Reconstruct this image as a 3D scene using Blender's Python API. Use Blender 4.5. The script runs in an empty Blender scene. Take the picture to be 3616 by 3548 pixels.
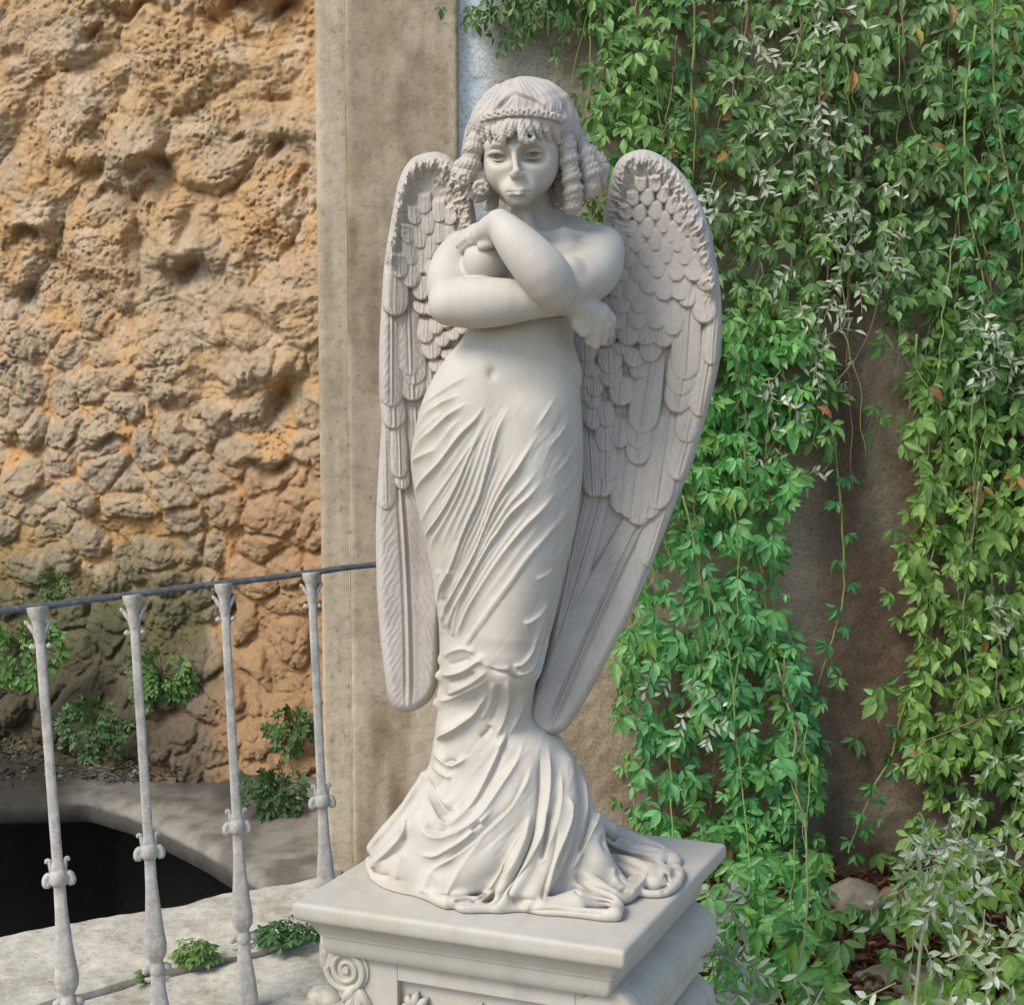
import bpy, math, random
import numpy as np
from math import radians, sin, cos, pi, sqrt, atan2

random.seed(7)
RNG = np.random.default_rng(7)
scene = bpy.context.scene
COL = scene.collection

# ------------------------------------------------------------------ survey
# The place was surveyed from the photograph: a bearing (u, v) read in the picture
# plus a distance gives a point in metres.
FPX, CU, CV, HORIZON = 4900.0, 1808.0, 1774.0, 1330.0
PITCH = math.atan((CV - HORIZON) / FPX)
CAM = np.array([0.0, 0.0, 1.70])
CP, SP = math.cos(PITCH), math.sin(PITCH)
Y0 = 2.65                      # distance of the statue's axis
PX = Y0 / FPX                  # metres per survey unit at the statue


def ray(u, v):
    a = (np.asarray(u, float) - CU) / FPX
    b = (CV - np.asarray(v, float)) / FPX
    return np.stack([a, CP + b * SP, -SP + b * CP], -1)


def at_y(u, v, y):
    d = ray(u, v)
    return CAM + d * (np.asarray(y, float) / d[..., 1])[..., None]


def at_z(u, v, z):
    d = ray(u, v)
    return CAM + d * ((np.asarray(z, float) - CAM[2]) / d[..., 2])[..., None]


def st(u, v, d=0.0):           # a point of the statue, d metres behind its axis plane
    return at_y(u, v, Y0 + d)


def bearing(P):
    q = np.asarray(P) - CAM
    f = q[..., 1] * CP - q[..., 2] * SP
    w = q[..., 1] * SP + q[..., 2] * CP
    return CU + FPX * q[..., 0] / f, CV - FPX * w / f


# ------------------------------------------------------------------ object helpers
def link(o, parent=None):
    COL.objects.link(o)
    if parent is not None:
        o.parent = parent
    return o


def tag(o, label=None, cat=None, group=None, kind=None):
    if label: o['label'] = label
    if cat: o['category'] = cat
    if group: o['group'] = group
    if kind: o['kind'] = kind
    return o


def empty(name, loc, label=None, cat=None, group=None, rot=(0, 0, 0)):
    o = bpy.data.objects.new(name, None)
    o.location = loc
    o.rotation_euler = rot
    o.empty_display_size = 0.1
    link(o)
    return tag(o, label, cat, group)


def mesh_np(name, V, F, mats, parent=None, smooth=True, origin=None, attr=None, fmat=None):
    """One mesh object from arrays; V in world metres, stored relative to origin / the parent."""
    V = np.asarray(V, float)
    me = bpy.data.meshes.new(name)
    org = np.zeros(3)
    if parent is not None:
        p = parent
        while p is not None:
            org = org + np.array(p.location)
            p = p.parent
    elif origin is not None:
        org = np.asarray(origin, float)
    if isinstance(F, np.ndarray):
        n, k = F.shape
        loops = F.astype(np.int32).ravel()
        starts = np.arange(0, n * k, k, dtype=np.int32)
        totals = np.full(n, k, np.int32)
    else:
        totals = np.array([len(f) for f in F], np.int32)
        loops = np.array([i for f in F for i in f], np.int32)
        starts = np.concatenate([[0], np.cumsum(totals)[:-1]]).astype(np.int32)
    me.vertices.add(len(V))
    me.vertices.foreach_set('co', (V - org).astype(np.float32).ravel())
    me.loops.add(len(loops))
    me.loops.foreach_set('vertex_index', loops)
    me.polygons.add(len(totals))
    me.polygons.foreach_set('loop_start', starts)
    me.polygons.foreach_set('loop_total', totals)
    me.polygons.foreach_set('use_smooth', np.full(len(totals), bool(smooth)))
    if not isinstance(mats, (list, tuple)):
        mats = [mats]
    for m in mats:
        me.materials.append(m)
    if fmat is not None:
        me.polygons.foreach_set('material_index', np.asarray(fmat, np.int32))
    if attr is not None:
        a = me.attributes.new('tint', 'FLOAT_COLOR', 'POINT')
        c = np.ones((len(V), 4), np.float32)
        c[:, :attr.shape[1]] = attr
        a.data.foreach_set('color', c.ravel())
    me.update(calc_edges=True)
    me.validate()
    o = bpy.data.objects.new(name, me)
    if parent is None and origin is not None:
        o.location = org
    return link(o, parent)


class MB:
    """collects quads / triangles for one mesh"""
    def __init__(s):
        s.V, s.F, s.n, s.A = [], [], 0, []

    def add(s, V, F, col=None):
        V = np.asarray(V, float)
        s.V.append(V)
        for f in F:
            s.F.append([int(i) + s.n for i in f])
        s.n += len(V)
        if col is not None:
            s.A.append(np.tile(np.asarray(col, float), (len(V), 1)))

    def grid(s, P, wrap_u=False, wrap_v=False, flip=False, col=None):
        n, m = P.shape[:2]
        F = []
        for i in range(n if wrap_u else n - 1):
            for j in range(m if wrap_v else m - 1):
                a, b = i * m + j, i * m + (j + 1) % m
                c, d = ((i + 1) % n) * m + (j + 1) % m, ((i + 1) % n) * m + j
                F.append([a, b, c, d] if not flip else [d, c, b, a])
        s.add(P.reshape(-1, 3), F, col)

    def tube(s, pts, radii, n=10, caps=True, col=None, squash=1.0):
        pts = np.asarray(pts, float)
        radii = np.broadcast_to(np.asarray(radii, float), (len(pts),))
        T = np.gradient(pts, axis=0)
        T /= np.linalg.norm(T, axis=1)[:, None] + 1e-12
        ref = np.array([0, 0, 1.0]) if abs(T[0, 2]) < 0.9 else np.array([0, 1.0, 0])
        rings = []
        for p, t, r in zip(pts, T, radii):
            a = np.cross(ref, t); a /= np.linalg.norm(a) + 1e-12
            b = np.cross(t, a)
            ref = b if abs(np.dot(b, t)) < .9 else ref
            th = np.arange(n) * 2 * pi / n
            rings.append(p + r * (np.cos(th)[:, None] * a + squash * np.sin(th)[:, None] * b))
        R = np.array(rings)
        base = s.n
        s.grid(R, wrap_v=True, flip=True, col=col)
        if caps:
            k = len(pts)
            s.F.append([base + j for j in range(n)])
            s.F.append([base + (k - 1) * n + (n - 1 - j) for j in range(n)])

    def box(s, o, ex, ey, ez, col=None):
        o, ex, ey, ez = [np.asarray(q, float) for q in (o, ex, ey, ez)]
        V = [o, o + ex, o + ex + ey, o + ey, o + ez, o + ex + ez, o + ex + ey + ez, o + ey + ez]
        s.add(V, [[0, 3, 2, 1], [4, 5, 6, 7], [0, 1, 5, 4], [1, 2, 6, 5], [2, 3, 7, 6], [3, 0, 4, 7]], col)

    def build(s, name, mat, parent=None, smooth=False, origin=None):
        A = np.concatenate(s.A) if s.A else None
        return mesh_np(name, np.concatenate(s.V), s.F, mat, parent, smooth, origin, A)


def interp(x, xs, ys):
    """smooth (monotone cubic) interpolation of a table"""
    xs, ys = np.asarray(xs, float), np.asarray(ys, float)
    h = np.diff(xs); dl = np.diff(ys) / h
    m = np.zeros(len(xs))
    m[0], m[-1] = dl[0], dl[-1]
    for i in range(1, len(xs) - 1):
        m[i] = 0 if dl[i - 1] * dl[i] <= 0 else 2 * dl[i - 1] * dl[i] / (dl[i - 1] + dl[i])
    x = np.clip(x, xs[0], xs[-1])
    i = np.clip(np.searchsorted(xs, x) - 1, 0, len(h) - 1)
    t = (x - xs[i]) / h[i]
    return ((2*t**3 - 3*t**2 + 1) * ys[i] + (t**3 - 2*t**2 + t) * h[i] * m[i]
            + (-2*t**3 + 3*t**2) * ys[i+1] + (t**3 - t**2) * h[i] * m[i+1])


def spline(pts, n):
    """Catmull-Rom through pts (k x d), n samples"""
    P = np.asarray(pts, float)
    P = np.vstack([2*P[0]-P[1], P, 2*P[-1]-P[-2]])
    k = len(P) - 3
    t = np.linspace(0, k - 1e-9, n)
    i = t.astype(int); f = (t - i)[:, None]
    a, b, c, d = P[i], P[i+1], P[i+2], P[i+3]
    return 0.5 * (2*b + (c-a)*f + (2*a-5*b+4*c-d)*f**2 + (3*b-a-3*c+d)*f**3)


_LAT = np.random.default_rng(11).random((64, 64, 64)).astype(np.float32)


def vnoise(x, y, z=0.0):
    """value noise in 0..1"""
    x, y, z = np.broadcast_arrays(np.asarray(x, np.float32), np.asarray(y, np.float32), np.asarray(z, np.float32))
    xi, yi, zi = np.floor(x).astype(int), np.floor(y).astype(int), np.floor(z).astype(int)
    fx, fy, fz = x - xi, y - yi, z - zi
    fx, fy, fz = [f * f * (3 - 2 * f) for f in (fx, fy, fz)]
    g = lambda a, b, c: _LAT[(xi + a) & 63, (yi + b) & 63, (zi + c) & 63]
    l = lambda p, q, t: p + (q - p) * t
    return l(l(l(g(0,0,0), g(1,0,0), fx), l(g(0,1,0), g(1,1,0), fx), fy),
             l(l(g(0,0,1), g(1,0,1), fx), l(g(0,1,1), g(1,1,1), fx), fy), fz)


def fbm(x, y, z=0.0, o=4, gain=.5):
    s, a, t = 0, 1, 0
    for i in range(o):
        k = 2.03 ** i
        s = s + a * vnoise(np.asarray(x) * k + 7.3 * i, np.asarray(y) * k + 3.1 * i, np.asarray(z) * k + 1.7 * i)
        t += a; a *= gain
    return s / t


def worley(x, y, seed=3, jitter=.9, k=64):
    """F1, F2 and a random id of 2-D cellular noise"""
    r = np.random.default_rng(seed).random((k, k, 3))
    xi, yi = np.floor(x).astype(int), np.floor(y).astype(int)
    f1 = np.full(x.shape, 9.0); f2 = f1.copy(); idv = np.zeros(x.shape)
    for a in (-1, 0, 1):
        for b in (-1, 0, 1):
            c = r[(xi + a) % k, (yi + b) % k]
            d = np.hypot(xi + a + .5 + (c[..., 0] - .5) * jitter - x, yi + b + .5 + (c[..., 1] - .5) * jitter - y)
            n = d < f1
            f2 = np.where(n, f1, np.minimum(f2, d))
            idv = np.where(n, c[..., 2], idv)
            f1 = np.where(n, d, f1)
    return f1, f2, idv


# ------------------------------------------------------------------ implicit modelling
class Field:
    """signed distance grid; primitives are blended in, then a surface is drawn through zero"""
    def __init__(s, lo, hi, h):
        s.h = h
        s.lo = np.asarray(lo, float)
        n = np.ceil((np.asarray(hi) - s.lo) / h).astype(int) + 1
        s.ax = [(s.lo[i] + h * np.arange(n[i])).astype(np.float32) for i in range(3)]
        s.D = np.full(tuple(n), 1.0, np.float32)

    def sl(s, c, r):
        out = []
        for i in range(3):
            a = int(np.clip((c[i] - r[i] - s.lo[i]) / s.h - 1, 0, s.D.shape[i]))
            b = int(np.clip((c[i] + r[i] - s.lo[i]) / s.h + 2, 0, s.D.shape[i]))
            out.append(slice(a, b))
        X = s.ax[0][out[0]][:, None, None]; Y = s.ax[1][out[1]][None, :, None]; Z = s.ax[2][out[2]][None, None, :]
        return tuple(out), X, Y, Z

    def blend(s, sl, d, k, op):
        if d.size == 0: return
        D = s.D[sl]
        if op == 'add':
            h = np.maximum(k - np.abs(D - d), 0) / k
            s.D[sl] = np.minimum(D, d) - h * h * k * .25
        else:
            d = -d
            h = np.maximum(k - np.abs(D - d), 0) / k
            s.D[sl] = np.maximum(D, d) + h * h * k * .25

    def cap(s, a, b, ra, rb, k=.01, op='add'):
        a, b = np.asarray(a, float), np.asarray(b, float)
        c, r = (a + b) / 2, np.abs(b - a) / 2 + max(ra, rb) + k + .012
        sl, X, Y, Z = s.sl(c, r)
        ba = (b - a); L = float(ba @ ba) + 1e-12
        t = np.clip(((X - a[0]) * ba[0] + (Y - a[1]) * ba[1] + (Z - a[2]) * ba[2]) / L, 0, 1)
        d = np.sqrt((X - a[0] - t * ba[0])**2 + (Y - a[1] - t * ba[1])**2 + (Z - a[2] - t * ba[2])**2) - (ra + (rb - ra) * t)
        s.blend(sl, d.astype(np.float32), k, op)

    def chain(s, pts, rs, k=.01, op='add', n=None, soft=False):
        P = np.asarray(pts, float); R = np.asarray(rs, float)
        if n:
            Q = spline(np.column_stack([P, R]), n); P, R = Q[:, :3], Q[:, 3]
        if soft:
            for i in range(len(P) - 1):
                s.cap(P[i], P[i+1], R[i], R[i+1], k, op)
            return
        m = R.max() + k + .012
        sl, X, Y, Z = s.sl((P.min(0) + P.max(0)) / 2, (P.max(0) - P.min(0)) / 2 + m)
        d = None
        for i in range(len(P) - 1):
            a, b = P[i], P[i+1]
            ba = b - a; L = float(ba @ ba) + 1e-12
            t = np.clip(((X - a[0]) * ba[0] + (Y - a[1]) * ba[1] + (Z - a[2]) * ba[2]) / L, 0, 1)
            e = np.sqrt((X - a[0] - t * ba[0])**2 + (Y - a[1] - t * ba[1])**2 + (Z - a[2] - t * ba[2])**2) - (R[i] + (R[i+1] - R[i]) * t)
            d = e if d is None else np.minimum(d, e)
        if d.size: s.blend(sl, d.astype(np.float32), k, op)

    def ell(s, c, r, k=.01, op='add', rot=None):
        c, r = np.asarray(c, float), np.asarray(r, float)
        R = np.full(3, max(r)) if rot is not None else r
        sl, X, Y, Z = s.sl(c, R + k + .012)
        q = [X - c[0], Y - c[1], Z - c[2]]
        if rot is not None:
            q = [rot[i, 0] * q[0] + rot[i, 1] * q[1] + rot[i, 2] * q[2] for i in range(3)]
        k0 = np.sqrt((q[0]/r[0])**2 + (q[1]/r[1])**2 + (q[2]/r[2])**2)
        k1 = np.sqrt((q[0]/r[0]**2)**2 + (q[1]/r[1]**2)**2 + (q[2]/r[2]**2)**2) + 1e-9
        s.blend(sl, (k0 * (k0 - 1) / k1).astype(np.float32), k, op)

    def surface(s):
        """naive surface nets, vectorised"""
        D = s.D
        S = D < 0
        n = np.array(D.shape)
        c = np.zeros(n - 1, np.uint8)
        for a in (0, 1):
            for b in (0, 1):
                for e in (0, 1):
                    c += S[a:n[0]-1+a, b:n[1]-1+b, e:n[2]-1+e]
        act = (c > 0) & (c < 8)
        idx = np.full(act.shape, -1, np.int64)
        I = np.argwhere(act)
        idx[act] = np.arange(len(I))
        acc = np.zeros((len(I), 3)); cnt = np.zeros(len(I))
        cor = [(a, b, e) for a in (0, 1) for b in (0, 1) for e in (0, 1)]
        val = {q: D[I[:, 0]+q[0], I[:, 1]+q[1], I[:, 2]+q[2]].astype(float) for q in cor}
        for q in cor:
            for ax in range(3):
                if q[ax] == 1: continue
                p = list(q); p[ax] = 1; p = tuple(p)
                v0, v1 = val[q], val[p]
                m = (v0 < 0) != (v1 < 0)
                t = v0[m] / (v0[m] - v1[m])
                pos = np.tile(np.array(q, float), (m.sum(), 1)); pos[:, ax] += t
                acc[m] += pos; cnt[m] += 1
        V = s.lo + s.h * (I + acc / cnt[:, None])
        F = []
        for ax in range(3):
            o1, o2 = (ax + 1) % 3, (ax + 2) % 3
            lo = [slice(None)] * 3; hi = [slice(None)] * 3
            lo[ax] = slice(0, n[ax]-1); hi[ax] = slice(1, n[ax])
            for o in (o1, o2):
                lo[o] = slice(1, n[o]-1); hi[o] = slice(1, n[o]-1)
            A, B = S[tuple(lo)], S[tuple(hi)]
            for inside in (True, False):
                m = (A != B) & (A == inside)
                E = np.argwhere(m)
                if len(E) == 0: continue
                E[:, o1] += 1; E[:, o2] += 1
                q = []
                for da, db in ((-1, -1), (0, -1), (0, 0), (-1, 0)):
                    T = E.copy(); T[:, o1] += da; T[:, o2] += db
                    q.append(idx[T[:, 0], T[:, 1], T[:, 2]])
                q = np.stack(q, 1)
                F.append(q if inside else q[:, ::-1])
        return V, np.concatenate(F)


def relax(V, F, it=1, w=.5):
    for _ in range(it):
        acc = np.zeros_like(V); cnt = np.zeros(len(V))
        for k in range(F.shape[1]):
            a, b = F[:, k], F[:, (k + 1) % F.shape[1]]
            np.add.at(acc, a, V[b]); np.add.at(cnt, a, 1)
            np.add.at(acc, b, V[a]); np.add.at(cnt, b, 1)
        V = V + w * (acc / np.maximum(cnt, 1)[:, None] - V)
    return V


def vnormals(V, F):
    n = np.cross(V[F[:, 2]] - V[F[:, 0]], V[F[:, 3]] - V[F[:, 1]])
    N = np.zeros_like(V)
    for k in range(4):
        np.add.at(N, F[:, k], n)
    return N / (np.linalg.norm(N, axis=1)[:, None] + 1e-12)


# ------------------------------------------------------------------ relief painting (height over a u,v sheet)
class Sheet:
    def __init__(s, u0, u1, v0, v1, step):
        s.u = np.arange(u0, u1 + step, step, dtype=float); s.v = np.arange(v0, v1 + step, step, dtype=float)
        s.step = step
        s.H = np.zeros((len(s.v), len(s.u)))

    def sub(s, lo, hi):
        a = int(np.clip((lo[0] - s.u[0]) / s.step, 0, len(s.u))); b = int(np.clip((hi[0] - s.u[0]) / s.step + 2, 0, len(s.u)))
        c = int(np.clip((lo[1] - s.v[0]) / s.step, 0, len(s.v))); d = int(np.clip((hi[1] - s.v[0]) / s.step + 2, 0, len(s.v)))
        U, V = np.meshgrid(s.u[a:b], s.v[c:d])
        return (slice(c, d), slice(a, b)), U, V

    def fold(s, pts, amp, wl, wr=None, n=40, sharp=1.25, taper=.25, mode='add', taper2=None):
        """a ridge (amp > 0) or furrow along a polyline; wl / wr widths on its two sides"""
        wr = wr or wl
        P = spline(pts, n) if len(pts) > 2 else np.linspace(pts[0], pts[1], n)
        m = 4 * max(wl, wr)
        sl, U, V = s.sub(P.min(0) - m, P.max(0) + m)
        if U.size == 0: return
        best = np.full(U.shape, 1e9); side = np.zeros(U.shape); par = np.zeros(U.shape)
        for i in range(n - 1):
            a, b = P[i], P[i + 1]; e = b - a; L = e @ e + 1e-9
            t = np.clip(((U - a[0]) * e[0] + (V - a[1]) * e[1]) / L, 0, 1)
            dx, dy = U - a[0] - t * e[0], V - a[1] - t * e[1]
            d = dx * dx + dy * dy
            k = d < best
            best = np.where(k, d, best)
            side = np.where(k, e[0] * dy - e[1] * dx, side)
            par = np.where(k, (i + t) / (n - 1), par)
        d = np.sqrt(best)
        w = np.where(side > 0, wl, wr)
        tp = np.clip(np.minimum(par / max(taper, 1e-3), (1 - par) / max(taper2 if taper2 else taper, 1e-3)), 0, 1)
        tp = tp * tp * (3 - 2 * tp)
        g = np.exp(-(d / w) ** sharp) * tp * amp
        if mode == 'max':
            s.H[sl] = np.maximum(s.H[sl], g)
        else:
            s.H[sl] += g

    def sample(s, u, v):
        x = np.clip((u - s.u[0]) / s.step, 0, len(s.u) - 1.001); y = np.clip((v - s.v[0]) / s.step, 0, len(s.v) - 1.001)
        i, j = x.astype(int), y.astype(int); fx, fy = x - i, y - j
        H = s.H
        r = (H[j, i]*(1-fx)*(1-fy) + H[j, i+1]*fx*(1-fy) + H[j+1, i]*(1-fx)*fy + H[j+1, i+1]*fx*fy)
        return np.where((u < s.u[0]) | (u > s.u[-1]) | (v < s.v[0]) | (v > s.v[-1]), 0, r)


def inside_poly(U, V, poly):
    poly = np.asarray(poly, float)
    r = np.zeros(U.shape, bool)
    x1, y1 = poly[-1]
    for x2, y2 in poly:
        c = ((y1 > V) != (y2 > V)) & (U < (x2 - x1) * (V - y1) / (y2 - y1 + 1e-12) + x1)
        r ^= c
        x1, y1 = x2, y2
    return r


def edge_dist(U, V, poly):
    poly = np.asarray(poly, float)
    best = np.full(U.shape, 1e12)
    a = poly[-1]
    for b in poly:
        e = b - a; L = e @ e + 1e-9
        t = np.clip(((U - a[0]) * e[0] + (V - a[1]) * e[1]) / L, 0, 1)
        best = np.minimum(best, (U - a[0] - t * e[0])**2 + (V - a[1] - t * e[1])**2)
        a = b
    return np.sqrt(best)


# ------------------------------------------------------------------ node helpers
def new_mat(name, rough=.8, spec=.3):
    m = bpy.data.materials.new(name)
    m.use_nodes = True
    nt = m.node_tree
    b = nt.nodes['Principled BSDF']
    b.inputs['Roughness'].default_value = rough
    b.inputs['Specular IOR Level'].default_value = spec
    return m, nt, b


def N(nt, typ, **kw):
    n = nt.nodes.new(typ)
    for k, v in kw.items():
        if k in n.inputs.keys():
            n.inputs[k].default_value = v
        else:
            setattr(n, k, v)
    return n


def noise(nt, scale, detail=4, rough=.55, vec=None, dist=0.0):
    n = N(nt, 'ShaderNodeTexNoise')
    n.inputs['Scale'].default_value = scale
    n.inputs['Detail'].default_value = detail
    n.inputs['Roughness'].default_value = rough
    n.inputs['Distortion'].default_value = dist
    if vec is not None: nt.links.new(vec, n.inputs['Vector'])
    return n.outputs['Fac']


def ramp(nt, fac, stops):
    r = nt.nodes.new('ShaderNodeValToRGB')
    e = r.color_ramp.elements
    while len(e) < len(stops): e.new(.5)
    for q, (p, c) in zip(e, stops):
        q.position = p
        q.color = (*c, 1) if len(c) == 3 else c
    nt.links.new(fac, r.inputs['Fac'])
    return r.outputs['Color']


def mix(nt, fac, a, b, mode='MIX'):
    n = nt.nodes.new('ShaderNodeMix')
    n.data_type = 'RGBA'; n.blend_type = mode; n.clamp_factor = True
    for s, v in ((n.inputs['Factor'], fac), (n.inputs[6], a), (n.inputs[7], b)):
        if isinstance(v, bpy.types.NodeSocket): nt.links.new(v, s)
        elif isinstance(v, (int, float)): s.default_value = v
        else: s.default_value = (*v, 1) if len(v) == 3 else v
    return n.outputs[2]


def mth(nt, op, a, b=None):
    n = nt.nodes.new('ShaderNodeMath'); n.operation = op
    for s, v in zip(n.inputs, (a, b)):
        if v is None: continue
        if isinstance(v, bpy.types.NodeSocket): nt.links.new(v, s)
        else: s.default_value = v
    return n.outputs[0]


def bump(nt, b, h, strength=.4, dist=.01):
    n = nt.nodes.new('ShaderNodeBump')
    n.inputs['Strength'].default_value = strength
    n.inputs['Distance'].default_value = dist
    nt.links.new(h, n.inputs['Height'])
    nt.links.new(n.outputs[0], b.inputs['Normal'])
    return n


def geo_pos(nt, scale=(1, 1, 1)):
    t = nt.nodes.new('ShaderNodeTexCoord')
    m = nt.nodes.new('ShaderNodeMapping')
    m.inputs['Scale'].default_value = scale
    nt.links.new(t.outputs['Object'], m.inputs['Vector'])
    return m.outputs['Vector']
# ================================================================== THE STATUE
def marble_mat(name, base, tint2, tint3, speck=.5):
    m, nt, b = new_mat(name, .62, .32)
    p = geo_pos(nt)
    c = ramp(nt, noise(nt, 7, 5, .6, p), [(.32, base), (.5, tint2), (.68, tint3)])
    wx = ramp(nt, noise(nt, 2.6, 6, .65, p), [(.34, (1.0, .965, .955)), (.47, (1, 1, 1)), (.60, (.985, .975, .935)), (.74, (.90, .885, .84))])
    c = mix(nt, .85, c, wx, 'MULTIPLY')
    run = N(nt, 'ShaderNodeMapping'); run.inputs['Scale'].default_value = (26, 26, 2.2)
    nt.links.new(p, run.inputs['Vector'])
    c = mix(nt, .8, c, ramp(nt, noise(nt, 1, 5, .65, run.outputs[0]), [(.40, (1, 1, 1)), (.62, (.93, .915, .88)), (.78, (.84, .82, .78))]), 'MULTIPLY')
    fine = ramp(nt, noise(nt, 240, 3, .6, p), [(.36, (.90, .895, .885)), (.58, (1, 1, 1))])
    c = mix(nt, speck, c, fine, 'MULTIPLY')
    nt.links.new(c, b.inputs['Base Color'])
    bump(nt, b, noise(nt, 420, 3, .6, p), .10, .0012)
    return m


MARBLE = marble_mat('cast_stone', (.440, .400, .340), (.464, .424, .364), (.428, .388, .332))
MARBLE_WING = marble_mat('cast_stone_feathered', (.420, .380, .322), (.430, .384, .334), (.375, .328, .296), .8)
S = PX


def mesh_from(field, it=0):
    V, F = field.surface()
    if it: V = relax(V, F, it)
    return V, F


def displace(V, F, sheet, gain=1.0, power=1.0):
    Nn = vnormals(relax(V, F, 5), F)
    q = V - CAM; q /= np.linalg.norm(q, axis=1)[:, None]
    face = np.clip(-(Nn * q).sum(1), 0, 1) ** power
    u, v = bearing(V)
    return V + Nn * (sheet.sample(u, v) * np.clip(face * 1.6, 0, 1) * gain)[:, None]


ANGEL_BASE = st(1810, 3080, 0)
ZSLAB = float(ANGEL_BASE[2])
angel = empty('angel_statue', ANGEL_BASE,
              'weathered cream stone winged angel with crossed arms and draped gown, standing on the pedestal', 'statue')


# ---------------------------------------------------------------- body: head, neck, torso, arms, hands
def build_body():
    box = (st(1490, 1500, 0) + [0, -.25, 0], [st(2240, 400, 0)[0], Y0 + .13, st(1800, 250, 0)[2]], .0015)
    f = Field(*box)
    cur = [f]

    def ch(lst, k=.012, n=None, op='add'):
        cur[0].chain([st(u, v, d) for u, v, d, r in lst], [r * S for *_, r in lst], k, op, n, soft=k >= .0115)

    def el(u, v, d, rx, rz, ry, k=.012, op='add'):
        cur[0].ell(st(u, v, d), [rx * S, ry, rz * S], k, op)
    # torso
    el(1838, 1130, .005, 188, 260, .080, .02)
    el(1880, 960, .01, 235, 190, .083, .03)
    el(1830, 1330, .0, 225, 180, .085, .03)
    el(1716, 925, -.074, 78, 84, .050, .018)         # breasts
    el(1990, 930, -.055, 84, 88, .045, .02)
    ch([(1880, 700, -.012, 62), (1893, 765, .004, 62), (1890, 850, .012, 84)], .025)   # neck
    ch([(1915, 775, .022, 46), (2010, 815, .016, 42), (2125, 862, .004, 58)], .03)     # trapezius
    ch([(1850, 800, .022, 46), (1740, 835, .016, 42), (1640, 875, .004, 52)], .03)
    ch([(1900, 832, -.064, 13), (1990, 822, -.060, 13), (2090, 835, -.035, 16)], .016)  # collar bones
    ch([(1866, 770, -.054, 15), (1888, 838, -.068, 13)], .016)                          # throat sinew
    # upper arms
    ch([(1630, 888, .004, 62), (1590, 965, -.030, 62), (1594, 1060, -.078, 71)], .022, 7)
    ch([(2128, 885, .004, 74), (2094, 958, -.050, 79), (2040, 1000, -.088, 71), (1975, 1030, -.126, 60)], .022, 8)
    # her right forearm (left in the picture), folded under the other, and its hand
    g1 = Field(*box); cur[0] = g1
    ch([(1596, 1066, -.082, 72), (1680, 1070, -.110, 77), (1780, 1066, -.127, 69), (1900, 1062, -.132, 50), (2010, 1064, -.125, 38)], .016, 10)
    el(1572, 1084, -.098, 42, 44, .022, .03)
    ch([(2008, 1068, -.112, 42), (2056, 1094, -.096, 48), (2104, 1112, -.082, 47)], .014)
    ch([(2056, 1092, -.094, 45), (2090, 1136, -.088, 40)], .014)
    for a, b, c, r in (((2126, 1092, -.080), (2156, 1128, -.068), (2150, 1180, -.058), 21),
                       ((2110, 1108, -.092), (2138, 1148, -.086), (2128, 1204, -.074), 22),
                       ((2088, 1120, -.102), (2108, 1162, -.097), (2102, 1216, -.084), 22),
                       ((2064, 1124, -.106), (2080, 1164, -.103), (2082, 1204, -.090), 20)):
        g1.chain([st(*a), st(*b), st(*c)], [r * S, r * .94 * S, r * .80 * S], .006)
    g1.chain([st(2030, 1108, -.105), st(2036, 1144, -.112), st(2060, 1176, -.108)], [23*S, 20*S, 16*S], .008)
    # her left forearm (right in the picture), rising to the opposite shoulder, and its hand
    g2 = Field(*box); cur[0] = g2
    ch([(1966, 1026, -.150, 64), (1920, 966, -.176, 74), (1842, 878, -.172, 64), (1778, 806, -.154, 43)], .016, 9)
    ch([(1960, 1054, -.166, 40), (1940, 1020, -.176, 46)], .02)
    ch([(1782, 808, -.150, 50), (1762, 788, -.146, 40), (1735, 806, -.128, 38), (1700, 828, -.108, 37)], .012)
    for a, b, c, r in (((1726, 792, -.112), (1676, 806, -.092), (1640, 826, -.060), 17),
                       ((1716, 808, -.116), (1664, 824, -.095), (1626, 846, -.060), 18),
                       ((1706, 826, -.118), (1656, 842, -.097), (1622, 866, -.064), 18),
                       ((1706, 842, -.116), (1664, 856, -.099), (1634, 880, -.070), 16)):
        g2.chain([st(*a), st(*b), st(*c)], [r * S, r * .92 * S, r * .78 * S], .0035)
    g2.chain([st(1745, 822, -.134), st(1735, 858, -.131), st(1700, 872, -.120)], [21*S, 18*S, 14*S], .008)
    full = (slice(None),) * 3
    f.blend(full, g1.D, .005, 'add')
    f.blend(full, g2.D, .0022, 'add')
    cur[0] = f
    # soft elbow hollow where her left forearm meets the upper arm
    ch([(2010, 955, -.118, 46), (1975, 985, -.130, 46)], .012)

    # head
    el(1860, 438, -.012, 128, 116, .085, .02)
    el(1843, 530, -.048, 132, 135, .088, .02)
    el(1768, 535, -.052, 56, 84, .052, .02)
    el(1918, 535, -.050, 56, 84, .052, .02)
    el(1837, 628, -.058, 85, 98, .070, .03)
    el(1831, 706, -.108, 31, 30, .023, .03)
    el(1768, 602, -.092, 42, 56, .033, .03)
    el(1904, 598, -.091, 47, 58, .034, .03)
    el(1843, 465, -.058, 116, 80, .072, .03)
    # brow, sockets, eyes
    ch([(1722, 516, -.096, 9), (1756, 511, -.122, 12), (1797, 521, -.136, 10)], .012)
    ch([(1838, 518, -.136, 10), (1885, 506, -.126, 12), (1932, 514, -.098, 9)], .012)
    el(1754, 547, -.152, 54, 32, .045, .010, 'cut')
    el(1886, 542, -.151, 55, 32, .045, .010, 'cut')
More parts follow.
